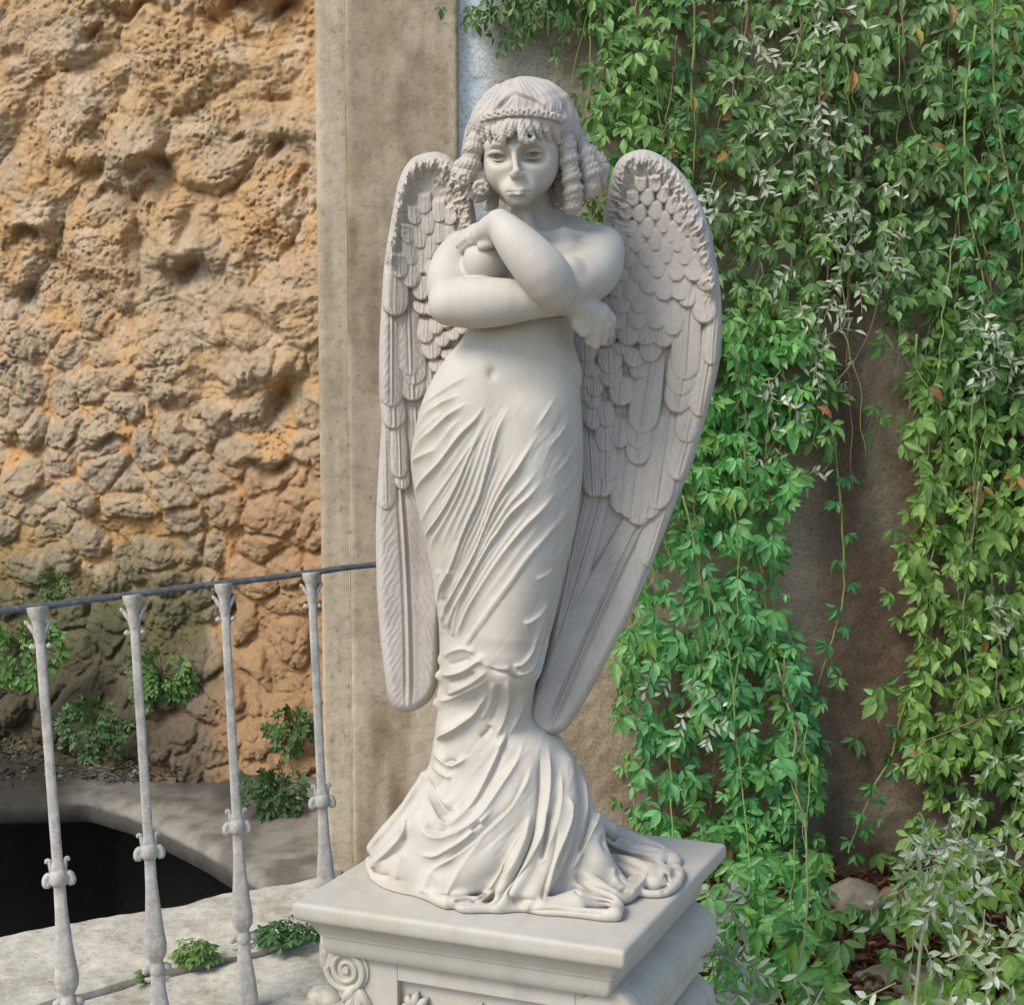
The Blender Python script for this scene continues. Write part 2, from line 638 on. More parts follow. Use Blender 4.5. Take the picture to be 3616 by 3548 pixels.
    for cu, cv, dl, dr in ((1757, 549, .010, 0), (1885, 543, 0, .006)):
        el(cu, cv, -.0990 + (dl - dr) * .3, 38, 22, .0165, .0010)
        ch([(cu - 42, cv + 6, -.1080 + dl, 4), (cu - 20, cv - 10, -.1215 + dl * .4, 7), (cu + 14, cv - 11, -.1222 + dr * .4, 7), (cu + 44, cv + 2, -.1085 + dr, 4)], .0015, 11)
        ch([(cu - 38, cv + 9, -.1070 + dl, 3.5), (cu - 12, cv + 16, -.1150 + dl * .4, 5), (cu + 16, cv + 15, -.1150 + dr * .4, 5), (cu + 42, cv + 5, -.1080 + dr, 3.5)], .0015, 11)
        el(cu, cv + 3, -.1150, 12, 11, .0085, .0008, 'cut')      # drilled iris
        el(cu + 3, cv - 1, -.1115, 5, 5, .004, .0008)
        ch([(cu - 34, cv + 1, -.1110 + dl, 2.5), (cu - 16, cv - 3.5, -.1170 + dl * .4, 3.0), (cu + 14, cv - 4, -.1170 + dr * .4, 3.0), (cu + 34, cv + 1, -.1110 + dr, 2.5)], .0008, 11, 'cut')
    # nose
    ch([(1813, 516, -.1280, 9), (1818, 566, -.1420, 9.5), (1823, 602, -.1530, 9.5)], .010)
    el(1824, 608, -.1530, 11.5, 10, .0080, .006)
    el(1807, 616, -.1440, 8, 7, .0060, .008)
    el(1826, 621, -.1480, 16, 8, .0080, .006)
    el(1844, 615, -.1430, 8, 7, .0060, .008)
    # mouth
    el(1831, 672, -.122, 52, 32, .022, .02)
    ch([(1801, 676, -.1335, 4), (1815, 671, -.1425, 5), (1831, 672.5, -.1448, 5), (1848, 670, -.1425, 5), (1864, 675, -.1325, 4)], .004, 11)
    ch([(1806, 684, -.1335, 4), (1831, 687.5, -.1450, 7.5), (1858, 683, -.1325, 4)], .005, 9)
    ch([(1792, 680, -.1370, 3.2), (1812, 677, -.1450, 2.9), (1831, 679, -.1490, 2.9), (1850, 676, -.1450, 2.9), (1872, 679, -.1350, 2.9)], .0015, 11, 'cut')
    ch([(1812, 705, -.141, 6), (1850, 704, -.140, 6)], .012, None, 'cut')
    ch([(1829, 640, -.1500, 3), (1830, 656, -.1500, 4)], .008, None, 'cut')
    V, F = mesh_from(f, 1)
    sh = Sheet(1500, 2240, 700, 1500, 3)
    sh.fold([(1905, 1172), (1960, 1180), (2010, 1196)], .0022, 8)
    sh.fold([(1920, 1202), (1965, 1210), (2008, 1226)], .0022, 8)
    sh.fold([(1930, 1228), (1970, 1236), (2010, 1252)], .0018, 8)
    return displace(V, F, sh), F


V, F = build_body()
mesh_np('body', V, F, MARBLE, angel)


# ---------------------------------------------------------------- hair
def build_hair():
    f = Field(st(1570, 800, 0) + [0, -.19, 0], [st(2150, 400, 0)[0], Y0 + .14, st(1800, 235, 0)[2]], .0014)
    el = lambda u, v, d, rx, rz, ry, k=.012, op='add': f.ell(st(u, v, d), [rx * S, ry, rz * S], k, op)

    def ch(lst, k=.006, n=None, op='add'):
        f.chain([st(u, v, d) for u, v, d, r in lst], [r * S for *_, r in lst], k, op, n)
    el(1856, 436, -.012, 160, 152, .116, .012)
    el(1766, 448, -.024, 90, 126, .104, .010)
    el(1906, 440, -.022, 114, 140, .113, .010)
    el(1870, 540, .035, 172, 200, .085, .03)
    el(1842, 392, -.018, 100, 86, .108, .012)
    el(1842, 612, -.150, 126, 130, .125, .006, 'cut')
    # rolled band of hair under the fillet
    ch([(1668, 470, -.035, 26), (1700, 440, -.085, 30), (1760, 425, -.118, 30), (1830, 420, -.130, 30), (1910, 424, -.122, 32),
        (1980, 448, -.085, 33), (2020, 486, -.040, 36), (2030, 550, -.020, 34)], .010, 16)
    ch([(1690, 440, -.06, 26), (1672, 486, -.050, 32), (1662, 540, -.030, 32)], .010, 8)
    # side hair swept over the ends of the fillet
    ch([(1760, 318, -.075, 16), (1722, 362, -.088, 24), (1694, 415, -.085, 30), (1684, 470, -.072, 28)], .012, 9)
    ch([(1745, 372, -.105, 12), (1716, 408, -.106, 18), (1704, 452, -.096, 20)], .008, 7)
    ch([(1930, 306, -.075, 16), (1980, 350, -.080, 26), (2008, 410, -.070, 32), (2018, 475, -.055, 32)], .012, 9)
    ch([(1950, 366, -.106, 12), (1980, 404, -.104, 18), (1998, 452, -.090, 22)], .008, 7)
    # fringe locks falling from the part
    for lst in ([(1722, 436, -.105, 13), (1708, 470, -.100, 13), (1712, 502, -.098, 7)],
                [(1740, 428, -.116, 12), (1724, 464, -.119, 12), (1732, 500, -.121, 6)],
                [(1756, 426, -.120, 11), (1744, 462, -.128, 11), (1752, 496, -.130, 6)],
                [(1778, 420, -.127, 14), (1762, 462, -.137, 14), (1770, 512, -.138, 7)],
                [(1806, 412, -.133, 15), (1790, 448, -.143, 18), (1776, 488, -.144, 14), (1780, 510, -.142, 7)],
                [(1820, 410, -.134, 13), (1812, 446, -.147, 16), (1800, 478, -.148, 9)],
                [(1834, 410, -.134, 14), (1842, 448, -.147, 17), (1846, 486, -.150, 16), (1862, 502, -.151, 11), (1884, 494, -.147, 8), (1884, 476, -.146, 6)],
                [(1850, 412, -.133, 13), (1866, 446, -.145, 16), (1876, 470, -.146, 9)],
                [(1876, 418, -.130, 15), (1894, 450, -.138, 17), (1908, 484, -.134, 10)],
                [(1900, 424, -.124, 15), (1924, 456, -.126, 18), (1938, 492, -.118, 10)],
                [(1930, 432, -.114, 18), (1958, 464, -.110, 20), (1970, 500, -.102, 12)]):
        ch(lst, .0022, 8)
    ch([(1868, 484, -.160, 6), (1862, 478, -.158, 5)], .002, None, 'cut')
    ch([(1814, 400, -.146, 3), (1816, 436, -.155, 3.5), (1824, 470, -.158, 3)], .004, None, 'cut')

    # corkscrew curls: tilted discs threaded on a line
    def curl(pts, n, tilt=.35):
        Q = spline([(*st(u, v, d), r * S) for u, v, d, r in pts], n)
        P, R = Q[:, :3], Q[:, 3]
        T = np.gradient(P, axis=0); T /= np.linalg.norm(T, axis=1)[:, None]
        for i in range(n):
            t = T[i] + np.array([tilt, -.25, 0]) * (1 if tilt else 0)
            t /= np.linalg.norm(t)
            a = np.cross(t, [0, 1.0, 0]); a /= np.linalg.norm(a); b = np.cross(t, a)
            gap = np.linalg.norm(P[min(i+1, n-1)] - P[max(i-1, 0)]) / 2
            j = 1 + .13 * sin(i * 2.4 + P[0][0] * 90)
            f.ell(P[i], [gap * 1.15, R[i] * j, R[i] * j], .0016, 'add', np.array([t, a, b]))
    curl([(1700, 448, -.075, 30), (1680, 500, -.082, 34), (1668, 555, -.080, 37), (1652, 612, -.075, 40), (1640, 640, -.070, 40)], 9)
    curl([(1716, 560, -.055, 26), (1704, 610, -.062, 34), (1698, 655, -.068, 43), (1702, 700, -.066, 32)], 7)
    curl([(1738, 640, -.03, 26), (1742, 690, -.035, 26), (1735, 735, -.03, 22)], 6)
    curl([(1985, 462, -.080, 30), (2003, 520, -.084, 34), (2010, 580, -.080, 34), (2018, 640, -.076, 36), (2024, 700, -.070, 36), (2018, 752, -.064, 27)], 15)
    curl([(2030, 470, -.03, 24), (2052, 520, -.045, 32), (2075, 580, -.055, 40), (2088, 630, -.052, 38), (2082, 690, -.048, 28)], 11)
    curl([(2060, 520, .0, 24), (2100, 560, -.01, 30), (2124, 600, -.012, 30), (2116, 650, -.01, 24)], 7)
    curl([(1975, 600, -.035, 30), (1985, 660, -.03, 30), (1990, 720, -.022, 26)], 7)
    curl([(1640, 570, -.03, 26), (1625, 610, -.035, 30), (1630, 660, -.03, 26)], 5)
    for cu, cv, d, r in ((1637, 632, -.092, 26), (1698, 664, -.090, 30)):       # spiral eyes of the curls
        el(cu, cv, d, r, r * .95, .010, .002)
        el(cu - 1, cv + 1, d - .0085, r * .62, r * .6, .0045, .0015, 'cut')
        el(cu + 3, cv + 2, d - .0075, r * .30, r * .3, .006, .0015)
    V, F = mesh_from(f)
    # combed strands on the crown
    u, v = bearing(V)
    Nn = vnormals(V, F)
    side = np.where(u < 1813, -1.0, 1.0)
    ph = np.arctan2(np.abs(u - 1813) + 4, v - 165) * 1.5 + .10 * np.sin(v / 34 + side)
    wob = vnoise(u / 55, v / 70, 3)
    s = np.sin(ph * 40 + 9 * wob + side * 2) + .7 * np.sin(ph * 97 + 12 * vnoise(u / 45, v / 60, 8)) + .5 * np.sin(ph * 171 + 8 * wob)
    crown = np.clip((428 - v + np.abs(u - 1840) * .16) / 40, 0, 1) * np.clip((v - 262) / 80, .15, 1) * (.35 + 1.1 * vnoise(u / 70, v / 50, 6))
    low = 1 - np.clip((428 - v + np.abs(u - 1840) * .16) / 40, 0, 1)
    s2 = np.sin(u * .36 + v * .16 + 9 * vnoise(u / 30, v / 30, 5)) + .7 * np.sin(u * .2 - v * .5 + 9 * vnoise(u / 25, v / 25, 7))
    xl = 1813 - (v - 312) * 1.0
    dl_ = np.minimum((u - xl) * .7, (v - (316 + np.maximum(0, u - 1813) * .40 + np.maximum(0, u - 1900) * .5)) * .92)
    tq = np.clip(dl_ / 11, 0, 1); tri = tq * tq * (3 - 2 * tq) * np.clip((402 - v) / 14, 0, 1) * (Nn[:, 1] < 0)
    part = np.exp(-((u - 1813) / 9) ** 2) * np.clip((405 - v) / 30, 0, 1) * np.clip((v - 268) / 30, 0, 1)
    wv = np.sin((np.hypot(u - 1813, (v - 200) * .8)) / 13 + 7 * vnoise(u / 80, v / 60, 4)) * (.4 + .9 * vnoise(u / 60, v / 60, 14))
    V = V + Nn * (wv * .0011 * crown + s * .0007 * crown + s2 * .00045 * low - .0030 * part * np.clip((330 - v) / 30, 0, 1) - .0052 * tri)[:, None]
    return V, F


V, F = build_hair()
mesh_np('hair', V, F, MARBLE_WING, angel)

# fillet round the hair: small beads and leaves
fb = Field(st(1630, 480, 0) + [0, -.19, 0], [st(2060, 400, 0)[0], Y0 + .02, st(1800, 370, 0)[2]], .0015)
arc = spline([(1700, 420, -.104), (1735, 408, -.125), (1790, 399, -.1375), (1840, 397, -.141), (1900, 401, -.136), (1955, 411, -.126), (1990, 424, -.106)], 33)
for i, (u_, v_, d_) in enumerate(arc):
    d_ -= .0075
    if i % 3 == 0: fb.ell(st(u_, v_ + 2, d_), [7 * S, .0055, 14 * S], .0015)
    else: fb.ell(st(u_, v_ + (7 if i % 3 == 1 else -4), d_), [8.5 * S, .005, 6.5 * S], .0012)
fb.chain([st(a[0], a[1] + 10, a[2] - .008) for a in arc], [4.0 * S] * len(arc), .002)
fb.chain([st(a[0], a[1] - 11, a[2] - .006) for a in arc], [3.5 * S] * len(arc), .002)
V, F = fb.surface()
mesh_np('headband', V, F, MARBLE_WING, angel)
# ---------------------------------------------------------------- gown
def z6(x, y): return (1800 + x / 2.38, 2500 + y / 2.38)
def z5(x, y): return (1250 + x / 2.505, 2500 + y / 2.505)
def z4(x, y): return (1450 + x / 2.929, 2000 + y / 2.929)
def z3(x, y): return (1400 + x / 2.72, 1300 + y / 2.72)


# silhouette table: height bearing, left edge, right edge, front depth, back depth
LOFT = np.array([
    (1120, 1672, 2012, .080, .080), (1200, 1630, 2024, .086, .080), (1260, 1578, 2034, .094, .085),
    (1330, 1532, 2044, .102, .09), (1417, 1492, 2052, .110, .10), (1520, 1466, 2058, .117, .10),
    (1622, 1452, 2060, .122, .10), (1771, 1470, 2046, .124, .10), (1900, 1500, 2022, .123, .10),
    (2050, 1530, 1988, .120, .095), (2181, 1548, 1958, .117, .09), (2311, 1553, 1922, .116, .085),
    (2390, 1552, 1898, .098, .08), (2440, 1549, 1888, .076, .08), (2500, 1545, 1884, .070, .08), (2545, 1540, 1892, .074, .08),
    (2610, 1532, 1985, .088, .085), (2703, 1512, 2040, .100, .09), (2790, 1466, 2078, .120, .105),
    (2870, 1400, 2104, .136, .12), (2950, 1345, 2116, .146, .135), (3020, 1318, 2120, .150, .15), (3080, 1312, 2112, .150, .16)], float)


def build_gown():
    lo = st(1270, 3080, 0) + [0, -.32, -.002]
    hi = [st(2440, 3080, 0)[0], Y0 + .22, st(1800, 1125, 0)[2]]
    f = Field(lo, hi, .0019)
    # lofted core
    zt = np.array([st(1808, v, 0)[2] for v in LOFT[:, 0]])
    xl = np.array([st(u, v, 0)[0] for v, u in LOFT[:, :2]]); xr = np.array([st(u, v, 0)[0] for v, u in LOFT[:, [0, 2]]])
    o = np.argsort(zt)
    zs = f.ax[2]
    g = lambda a: interp(zs, zt[o], a[o]).astype(np.float32)[None, None, :]
    cx, ax_ = g((xl + xr) / 2), g((xr - xl) / 2)
    bf, bb = g(LOFT[:, 3]), g(LOFT[:, 4])
    X = f.ax[0][:, None, None]
    for j, y in enumerate(f.ax[1]):
        dy = y - Y0
        b = np.where(dy < 0, bf, bb)
        p = 2.25
        ex, ey = np.abs(X - cx) / ax_, np.abs(dy) / b
        rho = (ex ** p + ey ** p) ** (1 / p)
        k1 = np.sqrt((ex / ax_) ** 2 + (ey / b) ** 2) + 1e-6
        f.D[:, j:j+1, :] = rho * (rho - 1) / k1
    ZB = ZSLAB

    def pt(u, v, d): return st(u, v, d)

    def ch(lst, k=.014, n=None, op='add'):
        f.chain([st(u, v, d) for u, v, d, r in lst], [r * S for *_, r in lst], k, op, n)

    def gr(lst, k=.010, n=None, op='add'):         # chains lying on the slab: bearing of the axis, lift, radius
        P, R = [], []
        for u, v, h, r in lst:
            P.append(at_z(u, v, ZB + h * S)); R.append(r * S)
        f.chain(P, R, k, op, n)
    # thigh of the bent leg and the other, knees
    ch([(1870, 1500, -.06, 120), (1850, 1850, -.075, 130), (1800, 2200, -.085, 110), (1795, 2330, -.085, 92)], .03, 8)
    ch([(1680, 1480, -.02, 130), (1640, 1800, -.02, 110)], .03)
    ch([(1790, 2345, -.075, 84), (1770, 2560, -.02, 60)], .03)
    # navel
    f.ell(st(1737, 1316, -.1035), [10 * S, .010, 16 * S], .012, 'cut')
    # bunched cloth beside the knee
    ch([(1563, 2330, -.03, 16), (1610, 2300, -.06, 18), (1660, 2305, -.085, 18), (1710, 2330, -.095, 10)], .010, 9)
    ch([(1552, 2385, -.03, 16), (1610, 2378, -.06, 19), (1680, 2345, -.085, 18), (1730, 2330, -.09, 8)], .010, 9)
    ch([(1562, 2450, -.02, 16), (1620, 2430, -.055, 20), (1680, 2395, -.080, 18), (1728, 2362, -.09, 8)], .010, 9)
    ch([(1546, 2482, -.01, 18), (1600, 2468, -.045, 20), (1660, 2436, -.070, 18), (1726, 2390, -.085, 8)], .010, 9)
    # right of the knee: looped folds
    ch([(1925, 2140, -.05, 9), (1895, 2270, -.075, 9), (1860, 2345, -.10, 9), (1825, 2355, -.112, 6)], .008, 9)
    ch([(1928, 2200, -.04, 9), (1915, 2300, -.06, 10), (1880, 2375, -.09, 10), (1835, 2390, -.105, 7)], .008, 9)
    ch([(1905, 2330, -.04, 16), (1888, 2385, -.065, 16), (1850, 2400, -.09, 12)], .008, 7)
    # hip swag bulge on the shin
    # big swinging folds towards the hem
    # front panel
    ch([(1560, 3130, -.13, 40), (1690, 3050, -.135, 50), (1800, 2900, -.115, 56), (1866, 2740, -.075, 44), (1895, 2600, -.03, 26)], .035, 11)
    ch([(1500, 2900, -.09, 40), (1580, 2980, -.115, 44), (1690, 2900, -.105, 40), (1780, 2740, -.07, 34)], .035, 9)
    gr([(1470, 3092, 8, 50), (1570, 3128, 10, 58), (1700, 3152, 10, 60), (1850, 3164, 10, 60), (1990, 3156, 12, 60), (2090, 3134, 12, 60)], .03, 11)
    ch([(1790, 3150, -.19, 40), (1860, 3020, -.155, 44), (1910, 2860, -.105, 40), (1920, 2680, -.050, 34)], .022, 9)
    ch([(1880, 3170, -.19, 34), (1950, 3040, -.150, 46), (1995, 2880, -.098, 46), (1990, 2700, -.045, 36)], .022, 9)
    ch([(2010, 3080, -.13, 30), (2056, 2960, -.085, 36), (2062, 2850, -.045, 30), (2030, 2720, -.01, 12)], .022, 9)
    # left train
    ch([(1316, 2992, .0, 22), (1370, 2930, -.02, 26), (1440, 2850, -.03, 26), (1500, 2740, -.03, 18)], .016, 7)
    ch([(1322, 3050, -.05, 20), (1380, 3000, -.07, 22), (1430, 2920, -.08, 18)], .012, 5)
    gr([(1306, 3040, 20, 18), (1330, 3096, 14, 15), (1402, 3106, 12, 13), (1457, 3132, 14, 15), (1561, 3180, 20, 22), (1600, 3182, 20, 22), (1680, 3150, 26, 22), (1740, 3120, 30, 18)], .012, 17)
    gr([(1345, 3055, 20, 30), (1450, 3080, 30, 40), (1580, 3120, 40, 52), (1700, 3090, 60, 60)], .03, 7)
    gr([(1620, 3010, 40, 90), (1800, 3060, 60, 100), (1960, 3050, 50, 100), (2060, 3000, 40, 70)], .04, 7)
    # turned-over loop of hem
    gr([(1606, 3186, 20, 17), (1640, 3203, 17, 20), (1709, 3206, 14, 17), (1769, 3207, 13, 16), (1849, 3202, 14, 16)], .007, 13)
    gr([(1606, 3182, 34, 13), (1650, 3174, 34, 13), (1690, 3178, 34, 14), (1735, 3150, 32, 16)], .006, 7)
    gr([(1760, 3195, 24, 22), (1800, 3170, 40, 26), (1830, 3150, 50, 24)], .012, 5)
    gr([(1625, 3188, 34, 7), (1662, 3190, 32, 7)], .004, None, 'cut')
    # long flat roll in front
    gr([(1862, 3204, 16, 15), (1900, 3211, 14, 17), (1968, 3216, 14, 17), (2060, 3224, 15, 19), (2136, 3231, 17, 22), (2172, 3226, 20, 23)], .007, 13)
    gr([(2172, 3226, 22, 22), (2184, 3200, 26, 20), (2160, 3178, 34, 24), (2094, 3150, 44, 27), (2030, 3118, 52, 27), (2010, 3090, 60, 22)], .007, 13)
    gr([(1862, 3204, 22, 10), (1880, 3190, 30, 9), (1915, 3186, 36, 9)], .005, 5)
    gr([(2060, 3178, 30, 12), (2110, 3200, 28, 11), (2150, 3210, 30, 9)], .005, 5, 'cut')
    gr([(1885, 3200, 32, 7), (1930, 3198, 34, 8)], .004, None, 'cut')
    gr([(1930, 3205, 14, 30), (2040, 3190, 20, 50), (2090, 3190, 16, 40)], .014)
    # white spreading bulge on the right
    ch([(2104, 2905, -.04, 30), (2088, 2990, -.08, 56), (2100, 3050, -.10, 66)], .02, 5)
    gr([(2060, 3090, 60, 60), (2140, 3110, 40, 60), (2200, 3140, 24, 36), (2240, 3120, 22, 30)], .02, 9)
    gr([(2040, 3070, 90, 22), (2100, 3115, 66, 22), (2160, 3150, 44, 18), (2196, 3172, 24, 18), (2230, 3158, 22, 18), (2262, 3120, 26, 20), (2296, 3078, 38, 20), (2330, 3076, 38, 16), (2348, 3100, 28, 13)], .007, 19)
    gr([(2140, 3050, 40, 40), (2230, 3070, 36, 46), (2300, 3100, 20, 44), (2350, 3100, 14, 34)], .02, 9)
    gr([(2250, 3148, 14, 15), (2300, 3156, 13, 14), (2350, 3150, 14, 15), (2392, 3118, 16, 16), (2404, 3080, 18, 15), (2392, 3060, 16, 12)], .007, 11)
    gr([(2310, 3120, 20, 34), (2350, 3110, 20, 34), (2376, 3084, 8, 24)], .012)
    gr([(2352, 3096, 40, 11), (2376, 3098, 42, 13), (2388, 3074, 42, 11)], .006, 5, 'cut')
    # trailing ridges behind
    ch([(2112, 2900, .02, 30), (2150, 2925, .04, 32)], .014)
    gr([(2130, 2925, 26, 34), (2200, 2950, 22, 32), (2270, 2978, 18, 28), (2330, 2996, 14, 20), (2352, 3004, 10, 13)], .012, 9)
    gr([(2120, 2965, 50, 22), (2160, 2990, 34, 22), (2230, 3010, 24, 20), (2300, 3024, 22, 20), (2322, 3032, 24, 20)], .009, 9)
    gr([(2322, 3030, 22, 18), (2336, 3058, 16, 15), (2360, 3066, 12, 14), (2390, 3050, 10, 14), (2380, 3020, 12, 18), (2350, 3012, 12, 16)], .007, 9)
    gr([(2200, 2990, 10, 36), (2300, 3030, 10, 44), (2360, 3040, 8, 34)], .02, 5)
    f.D[:, :, :2] = np.maximum(f.D[:, :, :2], .002)         # rests flat on the slab
    V, F = mesh_from(f, 1)

    # ---- carved folds
    sh = Sheet(1270, 2440, 1140, 3280, 3)
    def sst_(x, a, b):
        t = np.clip((np.asarray(x, float) - a) / (b - a), 0, 1)
        return t * t * (3 - 2 * t)
    R = lambda pts, zf, a, wl, wr=None, **k: sh.fold([zf(*p) for p in pts], a * .001, wl * .62, (wr or wl) * .7, **{'sharp': .98, 'taper': .16, **k})
    # pleats: crest lines carried from hip to knee, with lesser pleats fanned in between
    CR = [[(700, 70), (560, 150), (400, 255), (250, 360), (180, 450)],
          [(640, 240), (450, 330), (300, 430), (200, 560), (140, 700)],
          [(700, 310), (500, 460), (380, 580), (250, 700), (160, 850)],
          [(860, 330), (760, 490), (620, 640), (500, 800), (400, 930), (280, 1060), (160, 1210)],
          [(900, 420), (830, 560), (720, 740), (600, 920), (480, 1100), (330, 1320), (200, 1540)],
          [(940, 370), (830, 540), (760, 680), (680, 860), (620, 1020), (560, 1160), (480, 1320), (380, 1480), (290, 1610), (245, 1760), (230, 1960)],
          [(1100, 320), (1010, 500), (950, 660), (900, 860), (850, 1040), (800, 1220), (720, 1400), (640, 1600), (560, 1850), (480, 2060), (390, 2300)],
          [(1430, 520), (1260, 790), (1150, 980), (1040, 1150), (940, 1330), (860, 1520), (780, 1720), (690, 1904), (590, 2100), (500, 2300), (430, 2520)],
          [(1440, 1030), (1270, 1230), (1100, 1400), (980, 1580), (860, 1760), (760, 1930), (650, 2130), (560, 2320), (490, 2560)],
          [(1580, 1140), (1400, 1340), (1240, 1500), (1080, 1700), (940, 1900), (800, 2120), (680, 2320), (570, 2600)],
          [(1700, 1220), (1560, 1440), (1400, 1640), (1240, 1830), (1080, 2060), (920, 2280), (760, 2500), (630, 2680)]]
    AM = [.005, .009, .0135, .0120, .005, .0130, .0140, .0145, .0140, .0095, .0055]
    SUB = [1, 1, 1, 1, 2, 3, 3, 2, 2, 1]
    rr = np.random.default_rng(8)
    acc = np.zeros_like(sh.H); cnt = np.zeros_like(sh.H)
    nt_ = 900
    tt = np.linspace(0, 1, nt_)
    env0 = sst_(tt, 0, .26) * (1 - sst_(tt, .93, 1.0))
    for i in range(len(CR) - 1):
        a_, b_ = spline([z3(*q) for q in CR[i]], nt_), spline([z3(*q) for q in CR[i + 1]], nt_)
        n = SUB[i]
        crest = [AM[i] * env0 * (.85 + .3 * vnoise(tt * 5, i + .5))]
        for k in range(n):
            s0, s1 = rr.uniform(0, .35), rr.uniform(.7, 1.0)
            e = sst_(tt, s0, s0 + .2) * (1 - sst_(tt, s1 - .15, s1 + .02))
            crest.append(rr.uniform(.28, .62) * min(AM[i], AM[i + 1]) * e * (.7 + .6 * vnoise(tt * 6, i * 3.1 + k)))
        crest.append(AM[i + 1] * env0 * (.85 + .3 * vnoise(tt * 5, i + 1.5)))
        f_ = np.linspace(0, 1, 260, endpoint=i == len(CR) - 2)
        for q in f_:
            wob = .10 * (vnoise(tt * 4 + i * 7, q * 0 + 3.3) - .5) * q * (1 - q) * 4
            x = (q + wob) * (n + 1)
            k0 = int(np.clip(np.floor(q * (n + 1)), 0, n))
            d0 = np.maximum(x - k0, 0); d1 = np.maximum(k0 + 1 - x, 0)
            h = crest[k0] * np.exp(-(d0 / .34) ** 1.15) + crest[k0 + 1] * np.exp(-(d1 / .17) ** 1.1)
            P_ = a_ * (1 - q) + b_ * q
            ix = np.clip(((P_[:, 0] - sh.u[0]) / sh.step + .5).astype(int), 0, len(sh.u) - 1)
            iy = np.clip(((P_[:, 1] - sh.v[0]) / sh.step + .5).astype(int), 0, len(sh.v) - 1)
            np.add.at(acc, (iy, ix), h); np.add.at(cnt, (iy, ix), 1)
    G_ = np.where(cnt > 0, acc / np.maximum(cnt, 1), 0)
    # close pin holes, soften the border of the pleated field
    M_ = (cnt > 0).astype(float)
    for _ in range(3):
        sm = sum(np.roll(np.roll(G_ * M_, a, 0), b, 1) for a in (-1, 0, 1) for b in (-1, 0, 1)); sc_ = sum(np.roll(np.roll(M_, a, 0), b, 1) for a in (-1, 0, 1) for b in (-1, 0, 1))
        fill = (M_ == 0) & (sc_ > 0)
        G_ = np.where(fill, sm / np.maximum(sc_, 1) * .8, G_); M_ = np.where(fill, 1, M_)
    for _ in range(1):
        G_ = .5 * G_ + .125 * (np.roll(G_, 1, 0) + np.roll(G_, -1, 0) + np.roll(G_, 1, 1) + np.roll(G_, -1, 1))
    sh.H += G_
    R([(420, 770), (270, 835), (160, 910), (110, 1020)], z3, 7, 14, 16, taper=.3, taper2=.1)
    R([(1560, 220), (1420, 450), (1280, 660)], z3, 3.4, 8, 14, taper=.45)
    R([(1700, 420), (1560, 640), (1400, 820)], z3, 3.6, 9, 14, taper=.45)
    R([(1760, 640), (1640, 860), (1480, 1080)], z3, 4.2, 9, 14, taper=.45)
    R([(1765, 860), (1680, 1060), (1540, 1260)], z3, 4.2, 9, 14, taper=.45)
    R([(1765, 1060), (1700, 1260), (1590, 1440), (1450, 1600)], z3, 4, 9, 15, taper=.4)
    R([(1735, 1340), (1690, 1560), (1570, 1760), (1440, 1910)], z3, 5.5, 9, 16, taper=.35)
    R([(1690, 1680), (1600, 1820), (1480, 1940)], z3, 4, 8, 14, taper=.35)
    R([(300, 20), (265, 150), (275, 300), (320, 460)], z4, 6, 10)
    R([(440, 30), (380, 160), (350, 350)], z4, 6, 10)
    R([(180, 30), (240, 200), (290, 420), (300, 600)], z4, 5, 10)
    # drapery caught under the knee, right side
    R([(1480, 20), (1400, 80), (1290, 135)], z4, 5, 9, 14)
    R([(1430, 330), (1340, 470), (1240, 560), (1160, 590)], z4, 8, 9, 16)
    R([(1410, 380), (1310, 680), (1240, 880), (1150, 1000), (1060, 1030)], z4, 8, 8, 12, taper2=.1)
    R([(1412, 480), (1360, 760), (1300, 960), (1210, 1080), (1090, 1120)], z4, 8, 8, 12, taper2=.1)
    R([(1416, 600), (1390, 860), (1330, 1060), (1250, 1160)], z4, 6, 8, 12)
    R([(780, 1010), (880, 1085), (1000, 1110), (1100, 1175), (1230, 1200)], z4, -11, 11, 20, taper=.2)
    R([(700, 900), (800, 1020), (930, 1060), (1050, 1040)], z4, 6, 34, 16)
    for q_ in ([(330, 60), (300, 220), (310, 400), (340, 560)], [(520, 40), (440, 220), (400, 420), (372, 640)], [(640, 120), (540, 320), (470, 520), (432, 740)], [(390, 100), (345, 280), (345, 480), (360, 660)],
               [(240, 140), (268, 330), (300, 520), (322, 720)]):
        R(q_, z4, 5.5, 7, 12, taper=.3, taper2=.1)
    # knee side bunches
    R([(340, 945), (430, 880), (560, 850), (680, 900)], z4, 7, 16)
    R([(300, 1120), (420, 1115), (560, 1070), (690, 990), (770, 950)], z4, 9, 14, 20)
    R([(370, 1320), (500, 1260), (650, 1180), (810, 1070)], z4, 9, 14, 20)
    R([(270, 1390), (400, 1370), (560, 1290), (700, 1220), (820, 1150)], z4, 6, 12)
    R([(300, 1770), (430, 1710), (560, 1620), (700, 1460), (810, 1270)], z4, 11, 16, 24)
    R([(380, 1020), (500, 990), (620, 950)], z4, -6, 22)
    R([(380, 1210), (520, 1170), (680, 1090)], z4, -7, 22)
    R([(720, 1770), (790, 1710), (830, 1640)], z4, -8, 12)
    R([(1000, 1150), (1015, 1350), (970, 1560), (870, 1800)], z4, 8, 18, 12)
    R([(1190, 1250), (1120, 1500), (1000, 1760), (880, 1900)], z4, 8, 22, 14)
    R([(860, 1180), (830, 1400), (720, 1600)], z4, 5, 20)
    R([(1060, 1250), (1050, 1420), (1000, 1600)], z4, -6, 16)
    R([(920, 1200), (900, 1420), (820, 1640)], z4, -6, 18)
    # skirt
    R([(720, 270), (800, 250), (930, 170), (1060, 20)], z5, 11.25, 12, 22, taper=.22)
